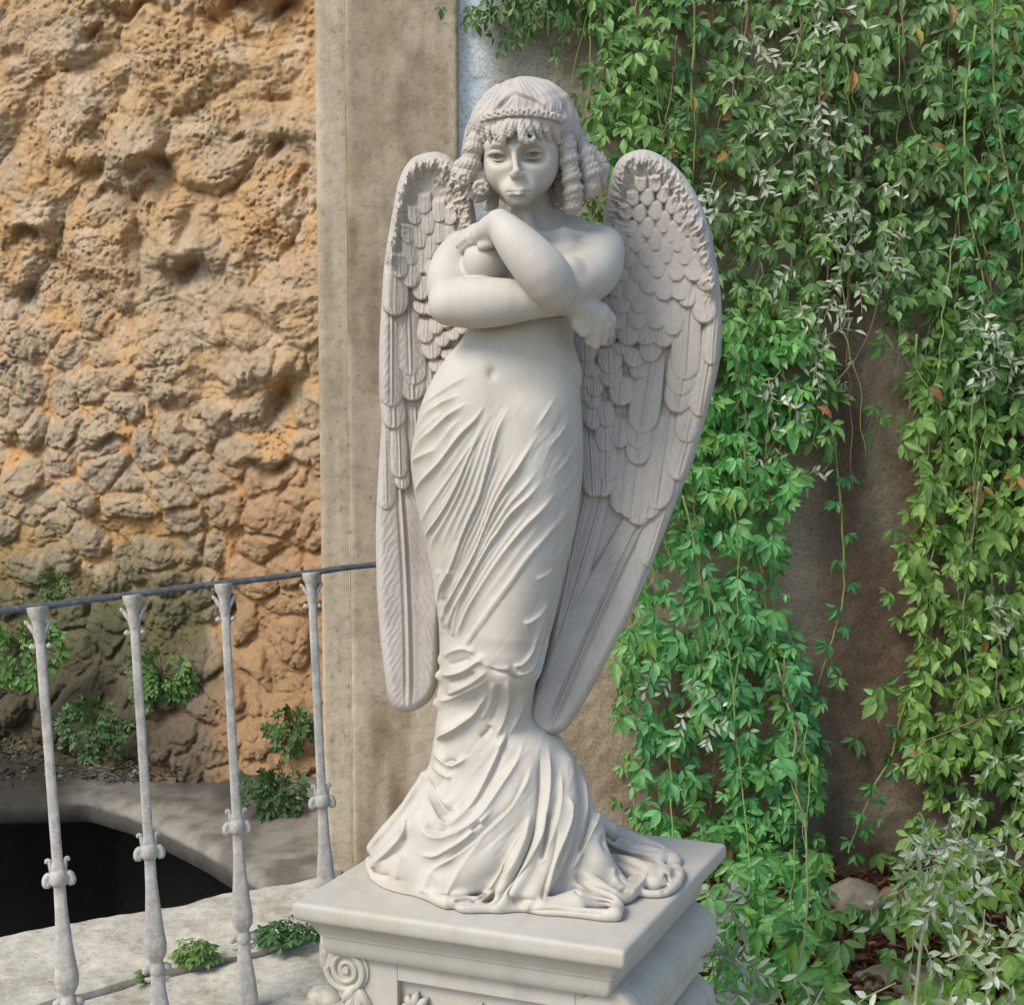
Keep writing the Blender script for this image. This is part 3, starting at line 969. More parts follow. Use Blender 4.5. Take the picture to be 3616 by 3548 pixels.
    R([(700, 350), (760, 430), (840, 500), (920, 490), (1030, 410)], z5, 11.25, 14, 14, taper=.22)
    R([(800, 470), (870, 470), (910, 485)], z5, -11.25, 12, 12, taper=.22)
    R([(700, 480), (780, 580), (870, 625)], z5, 10, 14, 14, taper=.22)
    R([(690, 600), (720, 760), (800, 890), (900, 910)], z5, -11.25, 20, 20, taper=.22)
    R([(650, 540), (660, 780), (740, 980), (830, 1040), (940, 980), (1080, 800), (1200, 560), (1310, 300), (1390, 50)], z5, 11.25, 20, 16, taper=.22)
    R([(680, 530), (700, 660), (760, 800), (840, 880)], z5, 7.5, 12, 12, taper=.22)
    R([(960, 960), (1100, 810), (1220, 600), (1330, 330), (1420, 80)], z5, -10, 20, 20, taper=.22)
    R([(560, 1000), (640, 1110), (760, 1150), (900, 1110), (1020, 1040), (1150, 920), (1300, 700), (1450, 450), (1520, 200)], z5, 11.25, 20, 14, taper=.22)
    R([(620, 1030), (740, 1090), (850, 1080)], z5, -6.25, 16, 16, taper=.22)
    R([(560, 1290), (700, 1300), (820, 1250), (1000, 1140), (1140, 1000), (1250, 870)], z5, 8.75, 14, 12, taper=.22)
    R([(1040, 1090), (1100, 1040), (1130, 1010)], z5, -12.5, 9, 9, taper=.22)
    R([(780, 1340), (900, 1290), (1080, 1150), (1250, 980), (1380, 860), (1470, 700), (1560, 480)], z5, -11.25, 18, 18, taper=.22)
    R([(600, 1530), (740, 1410), (1000, 1240), (1180, 1100), (1350, 940), (1450, 790), (1530, 650), (1600, 420)], z5, 10, 18, 34, taper=.22)
    R([(1620, 900), (1560, 1200), (1440, 1450), (1300, 1620), (1200, 1790)], z5, -15, 16, 16, taper=.22)
    R([(1570, 900), (1520, 1150), (1420, 1380), (1300, 1560)], z5, 8.75, 20, 12, taper=.22)
    R([(150, 1390), (300, 1270), (430, 1110), (480, 940)], z5, 8.75, 16, 16, taper=.22)
    R([(200, 1370), (300, 1310), (420, 1220), (460, 1080)], z5, -8.75, 16, 16, taper=.22)
    R([(120, 1240), (300, 1080), (460, 860), (580, 620)], z5, 7.5, 18, 18, taper=.22)
    R([(140, 1410), (200, 1470), (330, 1490)], z5, -8.75, 12, 12, taper=.22)
    R([(1000, 1690), (1120, 1660), (1215, 1600)], z5, -15, 12, 12, taper=.22)
    R([(1500, 1690), (1420, 1700), (1380, 1640), (1450, 1520), (1600, 1330)], z5, -8.75, 14, 14, taper=.22)
    # verticals at the right
    R([(260, 350), (255, 700), (205, 1000), (90, 1340), (0, 1500)], z6, -12, 15)
    R([(320, 260), (330, 600), (300, 900), (260, 1080), (130, 1320), (20, 1510)], z6, 8, 14)
    R([(345, 820), (305, 1120), (270, 1290)], z6, -15, 11)
    R([(430, 480), (435, 780), (385, 1020), (320, 1180), (255, 1330)], z6, 8, 14)
    R([(480, 700), (525, 850), (500, 1000), (390, 1270), (335, 1450), (275, 1680)], z6, 8, 13)
    R([(410, 1000), (370, 1250), (300, 1500), (280, 1640)], z6, -7, 13)
    R([(580, 480), (625, 680), (640, 850), (585, 1050), (520, 1280), (470, 1400)], z6, 8, 14)
    R([(560, 800), (540, 1000), (450, 1250), (420, 1400)], z6, -8, 15)
    R([(705, 680), (690, 880), (630, 1100), (580, 1230)], z6, -14, 13)
    R([(720, 640), (745, 880), (700, 1010), (600, 1220), (500, 1390)], z6, 9, 13)
    R([(780, 1040), (830, 1180), (980, 1290), (1150, 1360)], z6, -13, 16)
    R([(800, 1110), (900, 1170), (1050, 1215), (1200, 1245)], z6, 7, 12)
    R([(900, 1110), (1100, 1170), (1300, 1180)], z6, -8, 13)
    R([(540, 1400), (640, 1480), (760, 1550), (890, 1590)], z6, -12, 14)
    R([(870, 1330), (880, 1430), (960, 1540)], z6, 5, 22)
    R([(30, 1640), (140, 1610), (250, 1620)], z6, -6, 14)
    R([(150, 1700), (400, 1692), (640, 1700), (850, 1722)], z6, -7, 7, 9, taper=.2)
    R([(500, 1490), (620, 1570), (760, 1630), (870, 1660)], z6, -8, 7, 9, taper=.2)
    R([(540, 1420), (660, 1490), (800, 1560), (910, 1600)], z6, -9, 7, 9, taper=.2)
    R([(1160, 1380), (1100, 1470), (1010, 1560)], z6, 6, 8, 12)
    R([(900, 1330), (930, 1420), (1000, 1500)], z6, -6, 10, 16)
    R([(1290, 1400), (1330, 1480), (1270, 1540)], z6, -7, 7, 10)
    R([(870, 1720), (1000, 1690), (1090, 1710)], z5, -7, 7, 9)
    R([(700, 1440), (640, 1560), (600, 1640)], z5, 6, 12, 22)
    R([(440, 1270), (400, 1400), (380, 1520)], z5, 6, 12, 20)
    R([(1180, 1100), (1000, 1330), (860, 1560), (800, 1700)], z5, 5, 12, 26)
    R([(1480, 1080), (1360, 1330), (1220, 1560), (1120, 1700)], z5, 6, 9, 16)
    # fine drag lines
    rr = np.random.default_rng(5)
    for i in range(70):
        u, v = rr.uniform(1480, 2030), rr.uniform(1380, 2250)
        L = rr.uniform(50, 150)
        dx = -.55 + .15 * rr.standard_normal()
        sh.fold([(u, v), (u + dx * L * .5 + rr.uniform(-5, 5), v + L * .5), (u + dx * L, v + L)], rr.uniform(.0004, .0011) * rr.choice([1, -1]), rr.uniform(5, 9), n=10)
    for i in range(60):
        u, v = rr.uniform(1600, 2080), rr.uniform(2560, 2950)
        L = rr.uniform(60, 170)
        dx = (-.75 if u < 1900 else -.15) + .12 * rr.standard_normal()
        sh.fold([(u, v), (u + dx * L * .5, v + L * .5), (u + dx * L * 1.1, v + L)], rr.uniform(.0004, .0012) * rr.choice([1, -1]), rr.uniform(5, 9), n=10)
    V = displace(V, F, sh)
    V[:, 2] = np.maximum(V[:, 2], ZSLAB - .0015)
    return V, F


V, F = build_gown()
mesh_np('gown', V, F, MARBLE, angel)


# ---------------------------------------------------------------- wings
def zr(x, y): return np.array((1800 + x / .885, 500 + y / .885))
def zl(x, y): return np.array((1300 + x / .9067, 500 + y / .9067))


class Wing(Sheet):
    def feather(s, base, tip, w, l0=.002, l1=.012, w0=.75, bend=0.0, barb=1.0, rachis=1.0, tipr=.58):
        base, tip = np.asarray(base, float), np.asarray(tip, float)
        L = np.linalg.norm(tip - base)
        e = (tip - base) / L; nrm = np.array([-e[1], e[0]])
        m = w * .7 + abs(bend) * L + 8
        sl, U, V = s.sub(np.minimum(base, tip) - m, np.maximum(base, tip) + m)
        if U.size == 0: return
        x, y = U - base[0], V - base[1]
        t = (x * e[0] + y * e[1]) / L
        q = x * nrm[0] + y * nrm[1] - bend * L * 4 * t * (1 - t)
        # half width with a rounded end
        tr = max(w * tipr / L, 1e-3)
        k = np.clip((t - (1 - tr)) / tr, 0, 1)
        prof = .5 * w * (w0 + (1 - w0) * np.clip(t / .6, 0, 1)) * np.sqrt(np.maximum(1 - k * k, 0))
        a = np.abs(q) / np.maximum(prof, 1e-6)
        ins = (t >= -.02) & (t <= 1) & (a < 1)
        d_edge = np.minimum((1 - a) * prof, (1 - t) * L)
        edge = np.clip(d_edge / min(9.0, w * .16), 0, 1); edge = np.sqrt(1 - (1 - edge) ** 2)
        h = (l0 + (l1 - l0) * np.clip(t, 0, 1) ** .8) * (.30 + .70 * edge) * np.clip((t + .02) / .16, 0, 1) + .0045 * (1 - a ** 2) * min(1, w / 70) * np.clip(t / .2, 0, 1)
        lw = max(2.6, w * (.024 if L > 500 else .035))
        if rachis:
            fade = np.clip((1 - t) / .12, 0, 1)
            h += rachis * fade * (.0022 * np.exp(-(q / lw) ** 2) - .0020 * np.exp(-((np.abs(q) - 2.3 * lw) / lw) ** 2))
        if barb:
            wob = vnoise(U / 30, V / 30, 2.5)
            if L > 250:
                ph = (t * L - np.abs(q) * 1.5) / 11.0 * 2 * pi
                amp = .00042 * np.clip(a * 3, 0, 1) * np.clip(2.6 * vnoise(U / 60, V / 40, 9) - .75, 0, 1.3)
                ph2 = (t * L - np.abs(q) * 1.6) / 38.0 * 2 * pi
                h += barb * .0003 * np.sin(ph2 + 7 * wob) * np.clip(a * 2, 0, 1)
            else:
                ph = q / np.maximum(prof, 4) * (w / 15.0) * pi
                amp = .00042 * np.clip(t * 1.6 - .3, 0, 1)
            h += barb * amp * np.sin(ph + 9 * wob)
        H = s.H[sl]
        s.H[sl] = np.where(ins, np.maximum(H, h), H)

    def tuft(s, p, ang, L, w, h):
        e = np.array([cos(ang), sin(ang)])
        a = np.asarray(p, float); b = a + e * L
        mid = (a + b) / 2 + np.array([-e[1], e[0]]) * L * .14
        s.fold([a, mid, b], h, w, n=10, sharp=1.6, taper=.35)


def wing_mesh(name, s, outline, depth, thick, mat):
    U, V = np.meshgrid(s.u, s.v)
    poly = np.array(outline, float)
    closed = spline(np.vstack([poly, poly[:1]]), 260)
    ins = inside_poly(U, V, closed)
    d = edge_dist(U, V, closed)
    r = 30.0
    k = np.clip(d / r, 0, 1)
    rim = np.sqrt(np.maximum(1 - (1 - k) ** 2, 0))
    Dm = depth(U, V)
    front = Dm - (s.H + thick * .5) * rim
    back = Dm + thick * .5 * rim
    # vertices just outside are pulled onto the outline, so that the edge is smooth
    near = (~ins) & (d < s.step * 1.6)
    use = ins | near
    gu, gv = U.copy(), V.copy()
    jj = np.argwhere(near)
    for i, j in jj:
        q = np.array([U[i, j], V[i, j]])
        a = closed[:-1]; e = closed[1:] - a
        t = np.clip(((q - a) * e).sum(1) / ((e * e).sum(1) + 1e-9), 0, 1)
        c = a + t[:, None] * e
        m = np.argmin(((c - q) ** 2).sum(1))
        gu[i, j], gv[i, j] = c[m]
    front = np.where(near, Dm, front); back = np.where(near, Dm, back)
    cell = use[:-1, :-1] & use[1:, :-1] & use[:-1, 1:] & use[1:, 1:]
    cell &= (ins[:-1, :-1] | ins[1:, :-1] | ins[:-1, 1:] | ins[1:, 1:])
    n = np.full(U.shape, -1, int); n[use] = np.arange(use.sum())
    P1 = at_y(gu[use], gv[use], Y0 + front[use]); P2 = at_y(gu[use], gv[use], Y0 + back[use])
    ci, cj = np.nonzero(cell)
    q = np.stack([n[ci, cj], n[ci + 1, cj], n[ci + 1, cj + 1], n[ci, cj + 1]], 1)
    M = len(P1)
    # only the seam ring is shared: weld the near vertices
    back_id = np.arange(M) + M
    nearv = near[use]
    back_id[nearv] = np.arange(M)[nearv]
    F = np.concatenate([q, back_id[q][:, ::-1]])
    V_ = np.concatenate([P1, P2])
    used = np.unique(F)
    re = np.full(len(V_), -1); re[used] = np.arange(len(used))
    return mesh_np(name, V_[used], re[F], mat, angel)


# --- the wing at the right of the picture
RW = [zr(*p) for p in [(312, 130), (330, 75), (362, 40), (420, 25), (480, 48), (535, 95), (580, 160), (622, 262), (650, 400), (663, 540), (657, 680), (622, 830),
      (572, 1000), (520, 1130), (450, 1310), (388, 1455), (300, 1630), (222, 1770), (172, 1838), (112, 1858), (70, 1836), (58, 1780), (80, 1700), (110, 1600), (130, 1500),
      (150, 1350), (170, 1200), (190, 1000), (190, 860), (170, 700), (200, 560), (270, 430), (285, 300)]]
w = Wing(1800, 2580, 500, 2640, 2.2)
fr = np.random.default_rng(21)


def rscale(x0, y0, x1, y1, wd, l1=.011, l0=.003, **k):
    w.feather(zr(x0, y0), zr(x1, y1), wd / .885, l0, l1, **k)


# primaries, longest first
rscale(215, 900, 178, 1400, 62, .006, .0)
rscale(258, 1000, 120, 1640, 66, .010, .0)
rscale(306, 1040, 84, 1770, 74, .0145, .001, bend=-.008)
rscale(470, 1090, 118, 1850, 186, .0205, .004, w0=.60, bend=.012, tipr=.42, barb=1.3, rachis=2.3)
rscale(600, 800, 430, 1330, 120, .012, .001, w0=.5)
# secondaries
for a in [(250, 900, 262, 1112, 70), (300, 960, 288, 1112, 78), (305, 900, 302, 1065, 76), (372, 930, 346, 1165, 82), (400, 960, 372, 1180, 80),
          (440, 960, 396, 1200, 92), (452, 940, 425, 1182, 96), (500, 830, 452, 1152, 108), (610, 720, 520, 1060, 96), (590, 760, 545, 942, 92),
          (420, 790, 398, 1012, 88), (412, 780, 398, 962, 92), (452, 650, 408, 914, 104), (352, 850, 340, 960, 64),
          (560, 600, 520, 850, 96), (556, 560, 530, 796, 100), (562, 480, 545, 748, 100), (640, 560, 590, 862, 84), (645, 500, 628, 700, 62)]:
    rscale(*a, l1=.0200, l0=.005)
# coverts, in overlapping rows from low to high
sst_ = lambda x, a, b: min(1, max(0, (x - a) / (b - a)))
rows = [
    [(300, 860, 304, 972, 80), (262, 820, 258, 902, 58), (238, 800, 244, 880, 40)],
    [(292, 800, 306, 894, 66), (352, 720, 346, 828, 88), (402, 690, 404, 744, 70), (255, 770, 262, 838, 60), (232, 740, 236, 812, 42)],
    [(318, 690, 312, 770, 84), (268, 720, 262, 800, 66), (232, 690, 232, 770, 44), (452, 600, 430, 690, 80), (400, 640, 378, 706, 84)],
    [(310, 630, 316, 728, 86), (345, 620, 352, 668, 76), (240, 660, 236, 736, 62), (262, 690, 258, 740, 60), (600, 420, 612, 570, 88), (480, 540, 478, 646, 84)],
    [(238, 610, 240, 690, 72), (300, 560, 300, 640, 76), (370, 520, 372, 640, 84), (430, 510, 424, 640, 84), (500, 470, 510, 610, 78), (560, 440, 552, 520, 76)],
    [(270, 590, 262, 640, 66), (330, 480, 330, 590, 78), (395, 460, 400, 590, 78), (470, 420, 452, 590, 84), (540, 400, 530, 500, 80), (600, 340, 620, 470, 74)],
    [(350, 440, 346, 540, 74), (410, 420, 404, 540, 74), (495, 380, 478, 500, 78), (575, 330, 575, 440, 70)],
    [(340, 420, 332, 490, 66), (380, 400, 372, 500, 74), (440, 380, 432, 480, 74), (520, 330, 520, 440, 72)],
    [(350, 370, 340, 440, 62), (400, 350, 405, 445, 72), (460, 330, 460, 430, 72), (548, 290, 548, 390, 66), (600, 280, 612, 390, 60)],
    [(370, 330, 366, 400, 60), (430, 310, 425, 395, 66), (490, 290, 490, 385, 66), (530, 260, 528, 350, 60), (580, 240, 585, 340, 58)],
    [(350, 290, 352, 355, 54), (400, 270, 396, 350, 60), (455, 260, 455, 345, 62), (505, 240, 505, 320, 56), (555, 215, 556, 300, 52)],
    [(380, 240, 378, 300, 52), (430, 230, 428, 305, 58), (480, 210, 482, 290, 54), (530, 190, 532, 260, 48), (345, 240, 350, 305, 46)],
    [(405, 190, 405, 255, 50), (455, 180, 456, 250, 52), (505, 165, 507, 230, 46), (360, 190, 364, 250, 46)],
    [(385, 150, 386, 205, 46), (430, 140, 430, 205, 48), (478, 135, 480, 195, 44)],
    [(410, 110, 410, 160, 44), (452, 105, 456, 160, 42)]]
for i, r_ in enumerate(rows):
    for a in r_:
        rscale(*a, l1=.0170 + .0004 * i - .0085 * sst_(i, 6, 10), l0=.005 + .0004 * i, rachis=.5 if i < 5 else .15, barb=1.2 if i < 5 else .5, w0=.9)
# ruffled down along the leading edge
edge = spline([(318, 330), (305, 240), (318, 130), (350, 62), (410, 38), (470, 58), (530, 110), (580, 190), (615, 290), (640, 400), (646, 450)], 170)
for i, p in enumerate(edge):
    t = i / 169
    ang = np.interp(t, [0, .15, .3, .42, .55, .75, 1], [.2, .5, 1.25, 1.57, 2.0, 2.35, 2.0])
    for k in range(5):
        c = p + fr.normal(0, 7, 2)
        off = np.array([cos(ang), sin(ang)]) * (k * 11 - 6) * (1 if t < .75 else .6)
        w.tuft(zr(*(c + off)), ang + fr.normal(0, .28), fr.uniform(28, 60), fr.uniform(3.0, 5.2), fr.uniform(.0012, .0031) * (1 - .1 * k))
band = edge_dist(*np.meshgrid(w.u, w.v), [zr(*q) for q in np.vstack([edge, edge[::-1]])])
w.H += .010 * np.exp(-(band / 46) ** 2)
U_, V_ = np.meshgrid(w.u, w.v)
w.H += .0010 * (fbm(U_ / 14, V_ / 14, 2, 3) - .5)


def rw_depth(u, v):
    t = np.clip((v - 540) / 2060, 0, 1)
    q = np.clip((u - 2100) / 450, -1, 1)
    return np.interp(t, [0, .2, .5, .75, 1], [.075, .09, .085, .05, -.005]) + .035 * (1 - q * q) * np.clip(1.4 - t * 1.6, 0, 1) - .02 * np.clip(q, 0, 1)


wing_mesh('wing', w, RW, rw_depth, .026, MARBLE_WING)

# --- the wing at the left
LW = [zl(*p) for p in [(330, 140), (275, 62), (238, 38), (200, 34), (140, 55), (100, 120), (78, 225), (54, 370), (45, 480), (36, 650), (35, 800), (42, 900), (34, 1030), (27, 1160), (25, 1290),
      (31, 1500), (52, 1700), (70, 1790), (110, 1828), (168, 1812), (208, 1772), (226, 1700), (232, 1560), (250, 1400), (260, 1200), (262, 1000), (290, 850), (330, 700), (350, 500), (350, 300)]]
w = Wing(1300, 1720, 510, 2560, 2.2)


def lscale(x0, y0, x1, y1, wd, l1=.011, l0=.003, **k):
    w.feather(zl(x0, y0), zl(x1, y1), wd / .9067, l0, l1, **k)


lscale(200, 1000, 222, 1640, 66, .006, .0)
lscale(98, 1060, 130, 1826, 200, .016, .003, w0=.66, tipr=.42, bend=-.012, barb=1.3, rachis=2.3)
lscale(54, 880, 60, 1180, 70, .008, .002, rachis=.4, barb=1.3)
lscale(150, 840, 160, 1040, 70, .006, .002)
lscale(110, 1000, 112, 1116, 52, .013, .008, rachis=.2)
lscale(96, 860, 104, 1080, 62, .0145, .006)
lscale(82, 800, 84, 922, 84, .0135, .007)
lscale(76, 540, 76, 852, 80, .0135, .006, barb=1.4)
lscale(200, 700, 206, 850, 60, .008, .003)
lscale(140, 700, 144, 832, 92, .0125, .006)
lscale(146, 640, 148, 782, 86, .013, .007)
lscale(130, 520, 138, 752, 88, .0135, .006)
for a in [(222, 690, 216, 742, 54), (250, 660, 252, 700, 50), (204, 610, 204, 700, 70), (240, 600, 236, 660, 60), (275, 590, 272, 640, 52), (300, 570, 300, 620, 50), (190, 560, 184, 648, 64),
          (220, 560, 214, 620, 60), (252, 540, 248, 600, 56), (178, 510, 172, 556, 76), (210, 500, 200, 560, 60), (88, 400, 88, 560, 92), (170, 420, 172, 510, 64), (140, 380, 138, 470, 70),
          (210, 360, 206, 440, 60), (100, 350, 104, 440, 66), (175, 330, 172, 425, 66), (235, 320, 232, 410, 58), (135, 310, 138, 400, 62), (200, 290, 200, 380, 60), (165, 250, 168, 345, 62),
          (130, 260, 132, 330, 54), (225, 250, 226, 330, 56), (255, 260, 262, 330, 50), (190, 210, 192, 300, 58), (150, 200, 152, 270, 52), (225, 180, 228, 262, 50), (180, 160, 182, 235, 50), (260, 200, 262, 270, 46)]:
    lscale(*a, l1=.0180 - (.007 if a[3] < 440 else 0), l0=.006, rachis=.3, barb=.9, w0=.9)
edge = spline([(60, 360), (78, 260), (95, 150), (130, 80), (190, 52), (250, 72), (290, 120), (320, 200), (335, 300)], 140)
for i, p in enumerate(edge):
    t = i / 139
    ang = np.interp(t, [0, .25, .45, .6, .8, 1], [1.3, 1.0, 1.45, 1.8, 2.3, 2.5])
    for k in range(5):
        c = p + fr.normal(0, 6, 2)
        off = np.array([cos(ang), sin(ang)]) * (k * 9.5 - 6)
        w.tuft(zl(*(c + off)), ang + fr.normal(0, .28), fr.uniform(28, 58), fr.uniform(3.0, 5.2), fr.uniform(.0012, .0031) * (1 - .1 * k))
band = edge_dist(*np.meshgrid(w.u, w.v), [zl(*q) for q in np.vstack([edge, edge[::-1]])])
w.H += .010 * np.exp(-(band / 40) ** 2)
U_, V_ = np.meshgrid(w.u, w.v)
w.H += .0010 * (fbm(U_ / 14, V_ / 14, 5, 3) - .5)


def lw_depth(u, v):
    t = np.clip((v - 540) / 1980, 0, 1)
    q = np.clip((u - 1480) / 180, -1, 1)
    return np.interp(t, [0, .2, .5, .75, 1], [.075, .09, .08, .06, .035]) + .03 * (1 - q * q) * np.clip(1.2 - t * 1.4, 0, 1) - .02 * np.clip(-q, 0, 1)


wing_mesh('wing', w, LW, lw_depth, .026, MARBLE_WING)
# ================================================================== THE PEDESTAL
PED = marble_mat('pedestal_stone', (.420, .386, .326), (.440, .406, .346), (.400, .366, .312))
FR_ = at_z(2205, 3358, ZSLAB); FL_ = at_z(1029, 3185, ZSLAB); RB_ = at_z(2567, 2975, ZSLAB)
LA, LB = np.linalg.norm(FL_ - FR_), np.linalg.norm(RB_ - FR_)
EA, EB = (FL_ - FR_) / LA, (RB_ - FR_) / LB


def pp(a, b, z):
    return FR_ + EA * a + EB * b + np.array([0, 0, z])


ped = empty('stone_pedestal', pp(LA / 2, LB / 2, -ZSLAB), 'square grey stone pedestal with moulded cap, framed front panel and side scrolls, under the angel', 'pedestal')


def ring_loft(name, prof, cap_top=True, cap_bot=True, n=26, rc=.006, wob=.0):
    """quad rings with rounded corners, following an (inset, z) profile"""
    rings = []
    for ins, z in prof:
        q = []
        for ca, cb, s0 in ((ins, ins, 180), (LA - ins, ins, 270), (LA - ins, LB - ins, 0), (ins, LB - ins, 90)):
            # corner centre, arc
            oa = ca + rc * (1 if ca < LA / 2 else -1); ob = cb + rc * (1 if cb < LB / 2 else -1)
            for k in range(5):
                t = radians(s0 + 22.5 * k)
                q.append((oa + rc * cos(t), ob + rc * sin(t)))
        # even points along the straight edges
        out = []
        for i in range(len(q)):
            p0, p1 = np.array(q[i]), np.array(q[(i + 1) % len(q)])
            m = n if np.linalg.norm(p1 - p0) > .1 else 1
            for k in range(m):
                out.append(p0 + (p1 - p0) * k / m)
        rings.append([pp(a, b, z) for a, b in out])
    P = np.array(rings)
    if wob:
        nz = fbm(P[..., 0] * 14, P[..., 1] * 14, P[..., 2] * 14, 3) - .5
        P[..., 2] += nz * wob
        P[..., :2] += ((fbm(P[..., 0] * 17, P[..., 1] * 17, P[..., 2] * 40 + 5, 3) - .5) * wob)[..., None]
    m = MB()
    m.grid(P, wrap_v=True, flip=False)
    k = P.shape[1]
    if cap_top: m.F.append([k - 1 - i for i in range(k)])
    if cap_bot: m.F.append([(len(P) - 1) * k + i for i in range(k)])
    return m


def finish(m, name, mat=PED, parent=ped, ang=35):
    o = m.build(name, mat, parent, smooth=True)
    o.data.set_sharp_from_angle(angle=radians(ang))
    return o


finish(ring_loft('slab', [(.012, 0), (.006, -.0006), (.0022, -.0026), (.0005, -.006), (0, -.011), (0, -.020), (.0006, -.027), (.003, -.033), (.007, -.036)], wob=.0016), 'slab', ang=60)
finish(ring_loft('cornice', [(.008, -.0362), (.014, -.039), (.021, -.046), (.027, -.055), (.031, -.064), (.0335, -.0675), (.034, -.0715), (.0375, -.0730), (.039, -.090), (.042, -.1015), (.047, -.1085), (.064, -.1115)], cap_top=False, cap_bot=False), 'cornice')
# die with a framed, sunken front
INS = .063
m = MB()


def face_box(a0, a1, z0, z1, b0, b1):
    """box in pedestal coordinates"""
    m.box(pp(a0, b0, z0), EA * (a1 - a0), EB * (b1 - b0), np.array([0, 0, z1 - z0]))


sl_l, sl_r, top_z, pan_z = LA - .180, .112, -.1120, -.148
face_box(INS, LA - INS, -ZSLAB + .10, top_z, INS + .016, LB - INS)
for a0, a1, z0, z1 in ((INS, sl_r, -ZSLAB + .10, top_z), (sl_l, LA - INS - .045, -ZSLAB + .10, top_z), (sl_r, sl_l, pan_z, top_z), (sl_r, sl_l, -ZSLAB + .10, -.55)):
    face_box(a0, a1, z0, z1, INS, INS + .0155)
o = m.build('die', PED, ped)
bv = o.modifiers.new('bevel', 'BEVEL'); bv.width = .0018; bv.segments = 2; bv.limit_method = 'ANGLE'
m = MB()
m.box(pp(.052, .052, -ZSLAB + .0), EA * (LA - .104), EB * (LB - .104), [0, 0, .06])
m.box(pp(.064, .064, -ZSLAB + .06), EA * (LA - .128), EB * (LB - .128), [0, 0, .04])
o = m.build('plinth', PED, ped)
bv = o.modifiers.new('bevel', 'BEVEL'); bv.width = .006; bv.segments = 3; bv.limit_method = 'ANGLE'
# carved ornament in the sunken panel: a garland of rosettes
m = MB()
nrm = -EB


def on_face(a, z, h=.0):
    return pp(a, INS + .016, z) - EB * h


for ca, cz, r in ((sl_l - .035, -.198, .028), (.5 * (sl_l + sl_r) + .012, -.218, .046), (sl_r + .035, -.198, .028)):
    for k in range(8):
        t = k * pi / 4
        c = np.array([cos(t), sin(t)])
        pts = [on_face(ca + c[0] * q * r, cz + c[1] * q * r, hh) for q, hh in ((.15, .006), (.45, .013), (.8, .012), (1.05, .001))]
        m.tube(spline(pts, 10), np.interp(np.linspace(0, 1, 10), [0, .33, .7, 1], [r * .12, r * .30, r * .27, r * .05]), 12)
    m.tube([on_face(ca, cz, .0), on_face(ca, cz, .010), on_face(ca, cz, .016)], [r * .3, r * .28, r * .1], 12)
for s in (-1, 1):
    pts = spline([on_face(.5 * (sl_l + sl_r) + s * a, z, .006) for a, z in ((.05, -.225), (.085, -.245), (.12, -.235), (.150, -.21))], 14)
    m.tube(pts, np.full(14, .008), 8)
finish(m, 'carved_relief')


def roll(b0, b1, ca, cz, r, side):
    """a scroll lying along one side: barrel, end bands and spiral ends"""
    m = MB()
    prof = [(b0, r * .30), (b0, r * .96), (b0 + .004, r), (b0 + .03, r), (b0 + .033, r * .93), (b0 + .038, r * .93), (b0 + .041, r * .985)]
    for k in range(1, 12):
        t = k / 12
        prof.append((b0 + .041 + (b1 - b0 - .082) * t, r * (.985 - .05 * sin(pi * t))))
    prof += [(b1 - .041, r * .985), (b1 - .038, r * .93), (b1 - .033, r * .93), (b1 - .030, r * 1.03), (b1 - .004, r * 1.03), (b1, r * .97), (b1, r * .3)]
    rings = []
    for b, q in prof:
        rings.append([pp(ca + q * cos(t), b, cz + q * sin(t)) for t in np.linspace(0, 2 * pi, 40, endpoint=False)])
    m.grid(np.array(rings), wrap_v=True, flip=True)
    k = 40
    m.F.append([i for i in range(k)]); m.F.append([(len(prof) - 1) * k + k - 1 - i for i in range(k)])
    if side > 0: return m
    # spiral carved on the near end
    n = 60
    pts = []
    for i in range(n):
        t = i / (n - 1)
        q = r * (.92 - .74 * t)
        an = side * (t * 4.3 * pi) + (pi if side > 0 else 0)
        pts.append(pp(ca + q * cos(an), b0 - .001, cz + q * sin(an)))
    m.tube(pts, np.linspace(.0085, .005, n) * r / .06, 8)
    m.tube([pp(ca, b0 + .002, cz), pp(ca, b0 - .006, cz)], [r * .18, r * .15], 14)
    return m


for side, ca, r_, zs_ in ((1, .052, .058, (-.158, -.310)), (-1, LA - .078, .046, (-.140, -.272))):
    for cz in zs_:
        finish(roll(.058 if side > 0 else .058, LB - .085, ca, cz, r_, side), 'scroll')
    m = MB()
    b0, b1 = (.064 if side > 0 else .082), LB - .095
    m.tube([pp(ca - side * .012, b0, (-.226 if side > 0 else -.195)), pp(ca - side * .012, b1, (-.226 if side > 0 else -.195))], [.022, .022], 16)
    finish(m, 'bead_moulding')
# leaf carved under the volute on the front left
m = MB()
ca, cz = LA - .096, -.168
for an, L, wd_ in ((-1.75, .10, .009), (-1.35, .085, .010), (-.95, .05, .010), (-2.2, .06, .008)):
    pts = [pp(ca + cos(an) * L * t, INS + .003 - .008 * sin(pi * min(t * 1.1, 1)), cz + sin(an) * L * t) for t in np.linspace(0, 1, 9)]
    m.tube(pts, [wd_ * (.35 + .9 * sin(pi * (.12 + .86 * t))) for t in np.linspace(0, 1, 9)], 10)
finish(m, 'carved_leaf')
